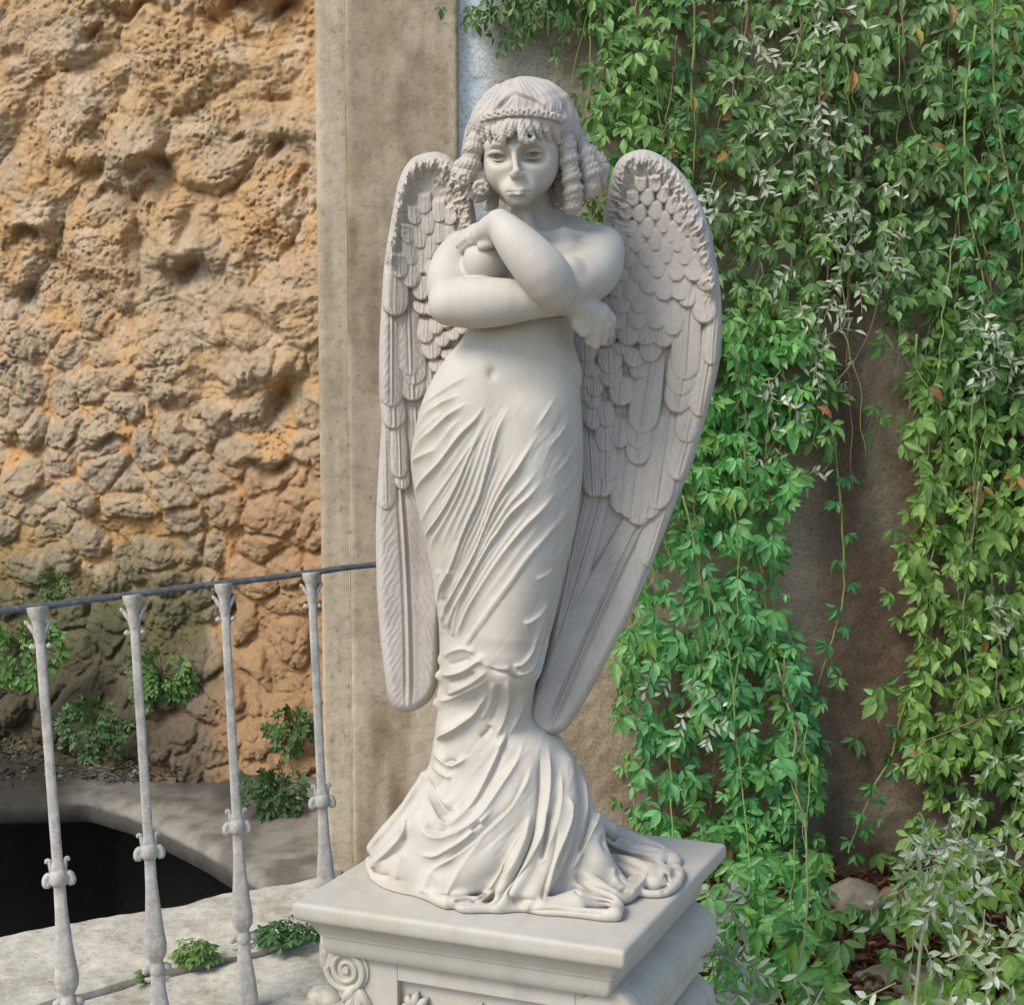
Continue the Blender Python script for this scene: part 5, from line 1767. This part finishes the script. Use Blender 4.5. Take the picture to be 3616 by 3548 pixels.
# leaflet template: (across, along, sag)
_T = np.array([(0, 0, 0), (-.26, .22, .05), (0, .25, -.015), (.26, .22, .05), (-.40, .50, .06), (0, .52, -.03), (.40, .50, .06), (-.25, .78, .02), (0, .80, -.06), (.25, .78, .02), (0, 1.06, -.13)])
_TF = [(0, 2, 1), (0, 3, 2), (1, 2, 5, 4), (2, 3, 6, 5), (4, 5, 8, 7), (5, 6, 9, 8), (7, 8, 10), (8, 9, 10)]


def unit(v):
    return v / (np.linalg.norm(v, axis=-1, keepdims=True) + 1e-9)


def leaflets(P, A, Nn, L, Wd, col, curl=None):
    """arrays of leaflets: root P, direction A, normal Nn, length, width, colour"""
    A = unit(A); B = unit(np.cross(A, Nn)); Nn = np.cross(B, A)
    n = len(P)
    k = np.ones(n) if curl is None else curl
    V = (P[:, None] + B[:, None] * (_T[:, 0][None] * Wd[:, None])[..., None] + A[:, None] * (_T[:, 1][None] * L[:, None])[..., None]
         + Nn[:, None] * (_T[:, 2][None] * (L * k)[:, None])[..., None])
    F = []
    return V.reshape(-1, 3), n, np.repeat(col, len(_T), 0)


def leaf_object(name, parts, mat, parent=None, origin=None):
    V = np.concatenate([p_[0] for p_ in parts]); C = np.concatenate([p_[2] for p_ in parts])
    n = sum(p_[1] for p_ in parts)
    off = (np.arange(n) * len(_T))[:, None]
    tri = np.array([f for f in _TF if len(f) == 3]); quad = np.array([f for f in _TF if len(f) == 4])
    T3 = (off[:, :, None] + tri[None]).reshape(-1, 3); T4 = (off[:, :, None] + quad[None]).reshape(-1, 4)
    me_F = [list(map(int, f)) for f in T3] + [list(map(int, f)) for f in T4]
    return mesh_np(name, V, me_F, mat, parent, True, origin, C)


def compound(P, axis, nrm, size, col, k=5, spread=1.25, jit=.25, wid=.46):
    """palmate leaves: k leaflets fanned about an axis"""
    n = len(P)
    axis = unit(axis); nrm = unit(nrm - (nrm * axis).sum(1, keepdims=True) * axis); side = np.cross(axis, nrm)
    out = []
    for j in range(k):
        t = (j / (k - 1) - .5) * 2 if k > 1 else 0
        an = t * spread + lr.normal(0, .12, n)
        A = np.cos(an)[:, None] * axis + np.sin(an)[:, None] * side
        A = unit(A + nrm * lr.normal(.0, .25, n)[:, None] + np.array([0, 0, -.18]))
        Nj = unit(nrm + lr.normal(0, jit, (n, 3)))
        s = size * (1 - .30 * abs(t)) * lr.uniform(.8, 1.12, n)
        c = col * lr.uniform(.86, 1.14, (n, 1))
        out.append(leaflets(P + A * (.12 * s)[:, None], A, Nj, s, s * wid * 1.15 * lr.uniform(.85, 1.15, n), c, lr.uniform(.2, 1.9, n)))
    return out


WP = np.array
LEFT_EDGE = np.array([(-200, 1760), (0, 1990), (150, 2060), (300, 2075), (450, 2060), (620, 2030), (760, 2050), (900, 2060), (1500, 2130), (1900, 2210), (2150, 2190), (2300, 2140), (2450, 2160), (2650, 2180), (2850, 2180), (2980, 2270), (3100, 2460), (3250, 2470), (3700, 2440)], float)
BARE = [(2850, 1120), (2960, 1020), (3120, 1060), (3190, 1180), (3250, 1320), (3190, 1500), (3260, 1700), (3180, 1950), (3240, 2250), (3200, 2480), (3240, 2700), (3200, 3000), (3170, 3130), (3090, 3210), (2950, 3190), (2900, 2950), (2890, 2600), (2800, 2250), (2760, 1950), (2830, 1700), (2960, 1480), (2940, 1270)]
SOIL = [(2960, 3230), (3230, 3215), (3240, 3420), (3160, 3560), (3000, 3480)]


def ivy_density(u, v):
    l = np.interp(v, LEFT_EDGE[:, 0], LEFT_EDGE[:, 1])
    d = sst(u - l, -40, 110)
    wob = 60 * (fbm(u / 90, v / 90, 3, 3) - .5)
    bare = inside_poly(u + wob, v + wob, BARE)
    d = np.where(bare, d * .035, d)
    d = np.where(inside_poly(u + wob, v, SOIL), d * .12, d)
    # the lit left belt is looser, so that wall shows between the leaves
    belt = sst(u, 2250, 2400) * (1 - sst(u, 2750, 2900)) * sst(v, 1500, 1900)
    d = d * (1 - .55 * belt * sst(fbm(u / 120, v / 160, 9, 3), .40, .58))
    d = d * (1 - .6 * sst(v, 2500, 2800) * sst(u, 3150, 3300) * sst(fbm(u / 110, v / 140, 14, 3), .42, .6))
    # clumps and holes
    d = d * (.25 + .75 * sst(fbm(u / 75, v / 85, 20, 3), .42, .55))
    return d


def ivy_colour(u, v, depth):
    n = len(u)
    r = lr.random(n)
    zone = fbm(u / 160, v / 160, 5, 3)
    base = lerp3((.105, .185, .055), (.165, .26, .075), sst(zone + .15 * lr.standard_normal(n), .35, .6))
    bright = sst(u, 2150, 2300) * (1 - sst(u, 2800, 2950)) * sst(v, 1000, 1250)
    base = lerp3(base, np.array((.135, .315, .095)), np.clip(bright * (.45 + .7 * lr.random(n)), 0, 1))
    blue = bright * sst(v, 1700, 2100) * (1 - sst(v, 2700, 3000))
    base = lerp3(base, np.array((.115, .28, .135)), np.clip(blue * lr.random(n), 0, 1) * .8)
    yel = sst(u, 3120, 3260) * sst(v, 1300, 1800)
    base = lerp3(base, np.array((.19, .27, .065)), np.clip(yel * (.3 + .8 * lr.random(n)), 0, 1))
    top = (1 - sst(v, 900, 1150)) * sst(u, 2350, 2600)
    base = lerp3(base, np.array((.20, .255, .125)), top * lr.random(n) * .8)
    y = r < .035
    base[y] = np.array((.14, .23, .04)) * lr.uniform(.8, 1.2, (y.sum(), 1))
    y = (r > .035) & (r < .047)
    base[y] = np.array((.30, .16, .045)) * lr.uniform(.6, 1.2, (y.sum(), 1))
    return base * np.array((1.10, 1.22, 1.10))


def scatter(nu, d0, d1, keep=1.0):
    u = lr.uniform(1680, 4300, nu); v = lr.uniform(-170, 3640, nu)
    k = lr.random(nu) < ivy_density(u, v) * keep
    u, v = u[k], v[k]
    dep = lr.uniform(d0, d1, len(u))
    return u, v, dep


def ivy_pos(u, v, dep):
    """on the wall; lower down the creeper spills forward over the soil"""
    P = at_y(u, v, WALLY - dep)
    Q = at_z(u, v, .02 + dep * 1.3)
    return np.where((Q[:, 1] < P[:, 1])[:, None] & (v > 2700)[:, None], Q, P)


def hang_axis(n, down=1.0, out=.35):
    return unit(np.stack([lr.normal(0, .55, n), -np.abs(lr.normal(out, .25, n)), -down + lr.normal(0, .35, n)], 1))


def face_nrm(n):
    return unit(np.stack([lr.normal(0, .42, n), -np.ones(n), .55 + lr.normal(0, .42, n)], 1))


parts = []
# back layers, close to the wall
for cnt, d0, d1, s0, s1, keep in ((7900, .02, .07, .036, .056, 1.0), (7900, .06, .15, .036, .062, .9), (5000, .13, .24, .036, .062, .8)):
    u, v, dep = scatter(cnt, d0, d1, keep)
    P = ivy_pos(u, v, dep)
    n = len(P)
    col = ivy_colour(u, v, dep)
    big = 1 + .20 * sst(v, 1000, 1400)
    k3 = lr.random(n) < .35
    for sel, kk, sp in ((k3, 3, 1.0), (~k3, 5, 1.35)):
        if sel.sum():
            parts += compound(P[sel], hang_axis(sel.sum()), face_nrm(sel.sum()), (lr.uniform(s0 * .7, s1 * 1.12, n) * big)[sel], col[sel], kk, sp)
# sprays of single ovate leaves in the upper mass
u, v, dep = scatter(6600, .05, .26, .9)
k = (v < 1250) | (u > 3150)
u, v, dep = u[k], v[k], dep[k]
n = len(u)
parts.append(leaflets(ivy_pos(u, v, dep), hang_axis(n, .8, .3), face_nrm(n), lr.uniform(.034, .058, n), lr.uniform(.026, .040, n), ivy_colour(u, v, dep) * lr.uniform(.8, 1.3, (n, 1)), lr.uniform(.3, 2, n)))
# fringe above the head and beside the pilaster
for cu, cv, su, sv, n in ((1745, 30, 60, 45, 34), (1850, 25, 70, 60, 46), (1800, 130, 30, 40, 8), (1985, 90, 40, 60, 12), (1990, 290, 22, 40, 7), (1960, 20, 80, 30, 26), (2010, 470, 20, 60, 12), (2100, 780, 30, 60, 30)):
    u, v = lr.normal(cu, su, n), lr.normal(cv, sv, n)
    parts += compound(at_y(u, v, WALLY - lr.uniform(.03, .10, n)), hang_axis(n), face_nrm(n), lr.uniform(.034, .05, n), lerp3((.06, .14, .045), (.13, .20, .05), lr.random(n)), 3, 1.0)
ivy = leaf_object('creeper_foliage', parts, LEAF, None, (1.2, WALLY - .1, 0))
SM, SC = MB(), []
for i in range(130):
    u0 = lr.uniform(1950, 3680); v0 = lr.choice([lr.uniform(-150, 900), lr.uniform(900, 2900)])
    if float(ivy_density(np.array([u0]), np.array([v0]))[0]) < .25: continue
    L = lr.uniform(250, 900); n = 16
    t = np.linspace(0, 1, n)
    wv = np.cumsum(lr.normal(0, 9, n)) + lr.normal(0, 60) * t
    d = lr.uniform(.10, .25) + .03 * np.sin(t * 7 + u0)
    C = ivy_pos(u0 + wv, v0 + L * t, d)
    r = lr.uniform(.0014, .0032)
    SM.tube(C, np.linspace(r, r * .5, n), 5)
    SC.append(np.tile((.20, .25, .07) if lr.random() < .6 else (.19, .125, .075), (n * 5, 1)))
mesh_np('tangled_stems', np.concatenate(SM.V), SM.F, STEM, ivy, True, None, np.concatenate(SC))
tag(ivy, 'dense green creeper leaves covering the garden wall', 'creeper', kind='stuff')

# ---------------------------------------------------------------- single hanging stems, each with its own leaves
GREENST, WOOD, PALEST = (.19, .24, .07), (.17, .115, .07), (.24, .235, .13)
VINES = [
    ('long pale green creeper stem hanging beside the statue head, from the top of the wall', [(2130, -60), (2145, 130), (2155, 250), (2180, 400), (2205, 520), (2215, 610)], .05, .12, GREENST, .0052, 10, 'green'),
    ('brown woody creeper stem slanting down to the top of the right wing', [(2650, -60), (2632, 120), (2575, 330), (2520, 500), (2470, 680)], .26, .12, WOOD, .0060, 6, 'pale'),
    ('thin green stem hanging straight down behind the right wing tip', [(2450, -50), (2452, 120), (2440, 330), (2455, 420), (2448, 640)], .28, .22, GREENST, .0045, 7, 'mid'),
    ('stout pale green stem hanging near the top right corner', [(3505, -60), (3506, 150), (3512, 330), (3540, 520), (3575, 700), (3612, 860)], .28, .25, GREENST, .0052, 12, 'bright'),
    ('thin green stem hanging from the upper right to the edge of the bare wall', [(3445, 90), (3415, 300), (3405, 520), (3415, 720), (3455, 900), (3490, 1060)], .27, .24, GREENST, .0048, 12, 'bright'),
    ('short drooping brown stem above the bare wall, with small silvery leaves', [(2885, 640), (2900, 760), (2925, 860), (2920, 1010), (2895, 1200)], .25, .2, WOOD, .0040, 8, 'pale'),
    ('crooked brown stem crossing the top of the bare wall towards the wing', [(3160, 880), (3140, 960), (3110, 1030), (3060, 1200), (2985, 1310), (2890, 1400), (2790, 1470), (2690, 1640)], .24, .13, WOOD, .0048, 9, 'pale'),
    ('yellow green stem hanging alone down the middle of the bare wall', [(2860, 1290), (2905, 1390), (2945, 1560), (2965, 1750), (2980, 1960), (2975, 2130), (2935, 2270), (2890, 2410), (2850, 2500)], .10, .07, GREENST, .0052, 17, 'bright'),
    ('yellow green stem slanting down the right of the bare wall to its foot', [(3230, 2400), (3180, 2540), (3150, 2660), (3085, 2780), (3035, 2900), (2995, 3010)], .10, .09, GREENST, .0048, 12, 'bright'),
    ('thin green stem crossing the loose creeper left of the bare wall, leaves small', [(2760, 1320), (2800, 1420), (2760, 1560), (2740, 1680), (2735, 1850), (2720, 2040)], .14, .10, GREENST, .0040, 9, 'mid'),
    ('long green stem hanging in front of the loose creeper, from the wing to the ground', [(2410, 1750), (2450, 1900), (2480, 2050), (2540, 2180), (2580, 2350), (2600, 2600), (2625, 2800), (2650, 3060)], .20, .26, GREENST, .0048, 16, 'bright'),
    ('olive stem hanging down to the right of the pedestal, reaching the soil', [(2740, 2330), (2770, 2450), (2810, 2600), (2790, 2750), (2840, 2900), (2850, 3200), (2810, 3480)], .18, .28, PALEST, .0046, 10, 'mid'),
    ('thin stem dropping at the left of the big yellow green leaves', [(3235, 1180), (3240, 1300), (3290, 1390), (3340, 1480), (3345, 1600)], .24, .2, GREENST, .0045, 9, 'yellow'),
    ('bare brown twig sticking out at the right edge of the bare wall', [(3660, 2470), (3480, 2530), (3330, 2590), (3215, 2635)], .2, .24, WOOD, .0040, 3, 'pale'),
    ('straight dark stem among the yellow green leaves at the right', [(3460, 1700), (3420, 2000), (3400, 2200), (3430, 2500)], .22, .2, PALEST, .0045, 12, 'yellow'),
    ('upright dry stem in the tangle at the lower right corner', [(3230, 3560), (3260, 3300), (3330, 3100), (3400, 2920), (3420, 2800)], .3, .3, PALEST, .0045, 8, 'pale'),
]
LEAFCOL = {'green': ((.05, .15, .05), (.07, .20, .06)), 'mid': ((.045, .12, .04), (.065, .16, .05)), 'bright': ((.055, .20, .06), (.09, .25, .06)), 'yellow': ((.10, .20, .035), (.16, .25, .05)), 'pale': ((.22, .26, .20), (.38, .41, .34))}
for label, pts, d0, d1, sc, rad, nl, lc in VINES:
    pts = np.array(pts, float)
    n = 10 * len(pts)
    Q = spline(np.column_stack([pts, np.linspace(d0, d1, len(pts))]), n)
    Q[:, 0] += 5 * (vnoise(np.arange(n) * .35, pts[0, 0]) - .5)
    C3 = ivy_pos(Q[:, 0], Q[:, 1], Q[:, 2])
    vine = empty('creeper_stem', C3[0], label, 'vine', 'single stems hanging on the creeper wall')
    m = MB()
    m.tube(C3, np.linspace(rad, rad * .45, n) * 1.0, 7)
    V_ = np.concatenate(m.V)
    mesh_np('stem', V_, m.F, STEM, vine, True, None, np.tile(np.array(sc) * 1.0, (len(V_), 1)))
    idx = np.linspace(3, n - 2, nl).astype(int)
    pr = []
    c0, c1 = LEAFCOL[lc]
    for j, i in enumerate(idx):
        s = 1 if j % 2 else -1
        root = C3[i] + np.array([s * .018, -.012, -.006])
        axis = unit(np.array([[s * lr.uniform(.3, 1.0), -.35, -.8]]))
        sz = lr.uniform(.040, .060) if lc != 'pale' else lr.uniform(.022, .036)
        pr += compound(root[None], axis, face_nrm(1), np.array([sz]), lerp3(c0, c1, lr.random(1)), 5 if lc != 'pale' else 3, 1.25, .3, .46 if lc != 'pale' else .36)
    leaf_object('foliage', pr, LEAF, vine)

# ---------------------------------------------------------------- silvery sprays of a second creeper
PALEL = leaf_mat('silvery_leaf', .15, .6)
SPRAYS = [(2690, 150, .30, 30, 80, 'upper left'), (2870, 60, .30, 22, 60, ''), (2760, 300, .28, 26, 60, ''), (2920, 420, .3, 34, 70, ''), (2800, 560, .26, 20, 60, ''), (3010, 690, .28, 22, 55, ''),
          (2560, 640, .28, 20, 60, ''), (3060, 830, .26, 22, 60, ''), (2880, 1010, .24, 18, 60, ''), (3080, 920, .24, 18, 50, ''), (3480, 1100, .28, 34, 60, ''), (3590, 1330, .3, 34, 70, ''),
          (2880, 1200, .2, 24, 45, ''), (2760, 1400, .18, 18, 45, ''), (2820, 1600, .16, 22, 40, ''), (2330, 2330, .2, 22, 50, ''), (2440, 2480, .25, 34, 70, ''), (3560, 2180, .3, 30, 70, ''),
          (3320, 2880, .3, 60, 70, ''), (3280, 3050, .32, 70, 70, ''), (3330, 3220, .34, 60, 80, ''), (2500, 3180, .28, 40, 70, ''), (2620, 3300, .3, 60, 100, ''), (2560, 3480, .3, 60, 110, ''),
          (2760, 3450, .3, 40, 80, ''), (3450, 3380, .34, 60, 110, ''), (3560, 3000, .3, 40, 80, ''), (3200, 3500, .35, 40, 80, ''), (3550, 2700, .3, 36, 80, '')]
parts, SM = [], MB()
for u0, v0, dep, n, sp, _ in SPRAYS:
    for q in range(max(3, n // 6 + (3 if v0 < 1500 else 0))):
        uu, vv = lr.normal(u0, sp * .75), lr.normal(v0, sp * .85)
        root = ivy_pos(np.array([uu]), np.array([vv]), np.array([lr.normal(dep, .03)]))[0]
        d = unit(np.array([lr.normal(0, .8), lr.normal(-.35, .2), lr.normal(-.55, .6)]))
        L = lr.uniform(.05, .13)
        C = spline([root, root + d * L * .5 + lr.normal(0, .012, 3), root + d * L + np.array([0, 0, -.25 * L])], 9)
        SM.tube(C, np.linspace(.0019, .0010, 9), 5)
        k = int(lr.integers(4, 8))
        ii_ = np.linspace(2, 8, k).astype(int)
        P = C[ii_]
        sd = np.where(np.arange(k) % 2, 1, -1)[:, None]
        A = unit(d + sd * unit(np.cross(d, [0, -1, .2])) * lr.uniform(.6, 1.4, (k, 1)) + lr.normal(0, .25, (k, 3)))
        whitish = lr.random() ** 1.5
        col = lerp3((.20, .26, .13), (.48, .49, .40), np.clip(whitish + lr.normal(0, .15, k), 0, 1))
        parts.append(leaflets(P, A, face_nrm(k), lr.uniform(.022, .042, k), lr.uniform(.010, .021, k), col, lr.uniform(-.5, 2.5, k)))
sil = leaf_object('silvery_creeper', parts, PALEL, None, (1.2, WALLY - .3, 0))
tag(sil, 'pale silvery sprays of small dry leaves scattered over the green creeper', 'creeper', kind='stuff')
V_ = np.concatenate(SM.V)
o = mesh_np('spray_stems', V_, SM.F, STEM, sil, True, None, np.tile((.22, .20, .12), (len(V_), 1)))

# ---------------------------------------------------------------- a few withered leaves caught in the creeper
for i, (u, v, s, rot, col, lb) in enumerate([
        (3012, 275, .075, -.1, (.42, .21, .05), 'long orange withered leaf hanging in the upper creeper'),
        (3352, 40, .070, .1, (.40, .24, .07), 'withered orange leaf hanging at the very top right'),
        (3228, 125, .065, .4, (.45, .36, .08), 'curled yellow leaf high in the creeper at the right'),
        (2448, 370, .055, .0, (.36, .24, .06), 'yellowed leaf on a thin stem above the right wing'),
        (3285, 540, .06, 1.2, (.30, .16, .08), 'brown shrivelled leaf in the dark upper right gap'),
        (2885, 1465, .06, 1.0, (.40, .17, .06), 'orange dead leaf by the left edge of the bare wall'),
        (3280, 1400, .065, .8, (.36, .13, .08), 'reddish dead leaf at the right edge of the bare wall')]):
    P = at_y(u, v - 30, WALLY - .29)
    pr = [leaflets(P[None], np.array([[sin(rot), -.2, -cos(rot)]]), np.array([[.3, -1, .3]]), np.array([s]), np.array([s * .5]), np.array([col]), np.array([2.5]))]
    o = leaf_object('withered_leaf', pr, LEAF, None, P)
    tag(o, lb, 'leaf', 'withered leaves in the creeper')

# ---------------------------------------------------------------- small weeds on kerb and rubble wall
WEED = leaf_mat('weed_leaf', .2, .55)


def weed(name, P, size, n, label, col0, col1, up=True, leaf=.03):
    e = empty(name, P, label, 'plant', 'small weeds round the basin')
    pr, m = [], MB()
    for i in range(n):
        a = lr.uniform(0, 2 * pi); r = size * sqrt(lr.random())
        h = size * lr.uniform(.25, 1.0) * (1.15 - .6 * r / size)
        if up:
            tip = P + np.array([r * cos(a), r * sin(a) * .7, h])
            nn = unit(np.array([[cos(a) * .5, sin(a) * .5 - .3, 1.0]]))
            ax = unit(np.array([[cos(a), sin(a), -.2]]))
        else:
            tip = P + np.array([r * cos(a) * 1.1, -.02 - .5 * h, r * sin(a) * .9])
            nn = unit(np.array([[cos(a) * .4, -1, .5]])); ax = unit(np.array([[cos(a), -.3, sin(a) * .6 - .4]]))
        m.tube(spline([P + lr.normal(0, size * .06, 3) * (1, 1, .1), (P + tip) / 2 + np.array([0, 0, size * .12]), tip], 6), np.linspace(.0022, .0012, 6), 5)
        pr += compound(tip[None], ax, nn, np.array([leaf * lr.uniform(.7, 1.2)]), lerp3(col0, col1, lr.random(1)), 5, 1.9, .3, .62)
    V_ = np.concatenate(m.V)
    mesh_np('stem', V_, m.F, STEM, e, True, None, np.tile((.10, .13, .04), (len(V_), 1)))
    leaf_object('foliage', pr, WEED, e)


gk, gd = ((.08, .16, .035), (.15, .24, .055)), ((.045, .11, .035), (.07, .17, .05))
weed('weed', G(690, 3405) + [0, 0, .01], .075, 46, 'bright green round leaved weed in the kerb joint between two balusters', *gk, leaf=.026)
weed('weed', G(510, 3470) + [0, 0, .0], .045, 16, 'smallest kerb weed, a low tuft left of the second baluster from the left', *gk, leaf=.02)
weed('weed', G(1010, 3345) + [0, 0, .01], .085, 60, 'leafy weed at the left corner of the stone pedestal cap', *gd, leaf=.028)
weed('fern', at_y(80, 2290, 5.85), .17, 90, 'green fern tuft on the rubble wall at the far left, under the handrail', (.07, .16, .025), (.11, .22, .04), False, .040)
weed('fern', at_y(575, 2400, 5.78), .13, 70, 'green fern tuft between the two middle balusters, high on the wall foot', (.06, .14, .025), (.09, .19, .04), False, .036)
weed('fern', at_y(345, 2560, 5.72), .14, 80, 'dark fern tuft low on the wall foot, right of the leftmost baluster', (.045, .095, .022), (.07, .13, .03), False, .036)
weed('fern', at_y(1040, 2570, 5.45), .10, 50, 'dark fern tuft beside the baluster nearest the pilaster', (.045, .095, .022), (.07, .13, .03), False, .034)
weed('fern', at_y(985, 2790, 5.2), .12, 70, 'darkest fern tuft above the ledge, next to the pilaster', (.03, .065, .018), (.05, .10, .026), False, .034)
weed('fern', at_y(200, 2060, 5.9), .07, 40, 'small moss like tuft just above the handrail on the wall', (.05, .10, .02), (.08, .13, .03), False, .022)

# ---------------------------------------------------------------- stones and litter at the foot of the creeper
def boulder(name, P, r, label, col, seed):
    n, k = 26, 16
    th, ph = np.meshgrid(np.linspace(0, 2 * pi, n, endpoint=False), np.linspace(.02, pi - .02, k), indexing='ij')
    D = np.stack([np.sin(ph) * np.cos(th), np.sin(ph) * np.sin(th), np.cos(ph)], -1)
    rr_ = 1 + .5 * (fbm(D[..., 0] * 1.7 + seed, D[..., 1] * 1.7, D[..., 2] * 1.7, 4) - .5)
    Pq = D * rr_[..., None] * np.array(r)
    m = MB(); m.grid(Pq + P, wrap_u=True, flip=True)
    V_ = np.concatenate(m.V)
    o = mesh_np(name, V_, m.F, STONE, None, True, P, np.tile(col, (len(V_), 1)))
    return tag(o, label, 'stone', 'loose stones by the creeper')


boulder('loose_stone', G(3010, 3215) + [0, 0, .03], (.10, .08, .07), 'rounded grey stone lying at the foot of the bare wall', (.22, .18, .14), 1.0)
boulder('loose_stone', G(3190, 3470) + [0, 0, .0], (.13, .09, .05), 'flat mossy stone in the soil at the bottom right', (.17, .16, .11), 5.0)
boulder('loose_stone', G(1145, 3530, -.02) + [0, 0, .01], (.05, .05, .03), 'small pale stone lying by the left side of the pedestal', (.50, .46, .36), 9.0)
u, v = lr.uniform(2400, 3700, 2600), lr.uniform(3080, 3700, 2600)
P = at_z(u, v, .005) + np.stack([np.zeros(2600), np.zeros(2600), lr.uniform(0, .03, 2600)], 1)
k = (P[:, 1] < WALLY - .03) & (P[:, 1] > 3.6)
P = P[k]; n = len(P)
parts = [leaflets(P, unit(lr.normal(0, 1, (n, 3)) * (1, 1, .25)), unit(lr.normal(0, .4, (n, 3)) + (0, 0, 1)), lr.uniform(.02, .05, n), lr.uniform(.012, .026, n), lerp3((.05, .018, .012), (.16, .06, .035), lr.random(n)), lr.uniform(.5, 3, n))]
tag(leaf_object('leaf_litter', parts, LEAF, None, (1.2, 4.2, 0)), 'dark red brown leaf litter on the soil under the creeper', 'leaf litter', kind='stuff')
u, v = lr.uniform(-100, 640, 700), lr.uniform(2620, 2770, 700)
P = at_z(u, v, .09) + np.stack([np.zeros(700), np.zeros(700), lr.uniform(0, .03, 700)], 1); n = 700
parts = [leaflets(P, unit(lr.normal(0, 1, (n, 3)) * (1, 1, .25)), unit(lr.normal(0, .4, (n, 3)) + (0, 0, 1)), lr.uniform(.015, .045, n), lr.uniform(.01, .022, n), lerp3((.03, .025, .018), (.20, .17, .13), lr.random(n) ** 3), lr.uniform(.5, 3, n))]
tag(leaf_object('ledge_litter', parts, LEAF, None, (-1.5, 5.8, .1)), 'dry leaf scraps on the shaded ledge behind the railing', 'leaf litter', kind='stuff')
# ================================================================== camera, light
cam_d = bpy.data.cameras.new('camera')
cam_d.sensor_fit = 'HORIZONTAL'
cam_d.sensor_width = 36.0
cam_d.lens = 36.0 * FPX / 3616.0
cam_d.clip_end = 500
cam = bpy.data.objects.new('camera', cam_d)
cam.location = CAM
cam.rotation_euler = (pi / 2 - PITCH, 0, 0)
COL.objects.link(cam)
scene.camera = cam

SUN_EL, SUN_AZ = radians(47), radians(-52)       # azimuth: 0 = from behind the camera, negative = from the left
sun_d = bpy.data.lights.new('sun', 'SUN')
sun_d.energy = 2.0
sun_d.angle = radians(26)
sun_d.color = (1.0, .94, .84)
sun = bpy.data.objects.new('sun', sun_d)
sun.rotation_euler = (pi / 2 - SUN_EL, 0, SUN_AZ)
COL.objects.link(sun)
wd = bpy.data.worlds.new('World')
scene.world = wd
wd.use_nodes = True
nt = wd.node_tree
sky = nt.nodes.new('ShaderNodeTexSky')
sky.sky_type = 'NISHITA'
sky.sun_disc = False
sky.sun_elevation = SUN_EL
# direction to the sun in the horizontal plane
sd = np.array([math.sin(SUN_AZ), -math.cos(SUN_AZ)])
sky.sun_rotation = atan2(sd[0], sd[1])
nt.links.new(sky.outputs[0], nt.nodes['Background'].inputs['Color'])
nt.nodes['Background'].inputs['Strength'].default_value = .15
scene.view_settings.view_transform = 'Standard'
scene.view_settings.look = 'None'
scene.view_settings.gamma = 1
scene.view_settings.use_curve_mapping = False
scene.view_settings.exposure = 0.84
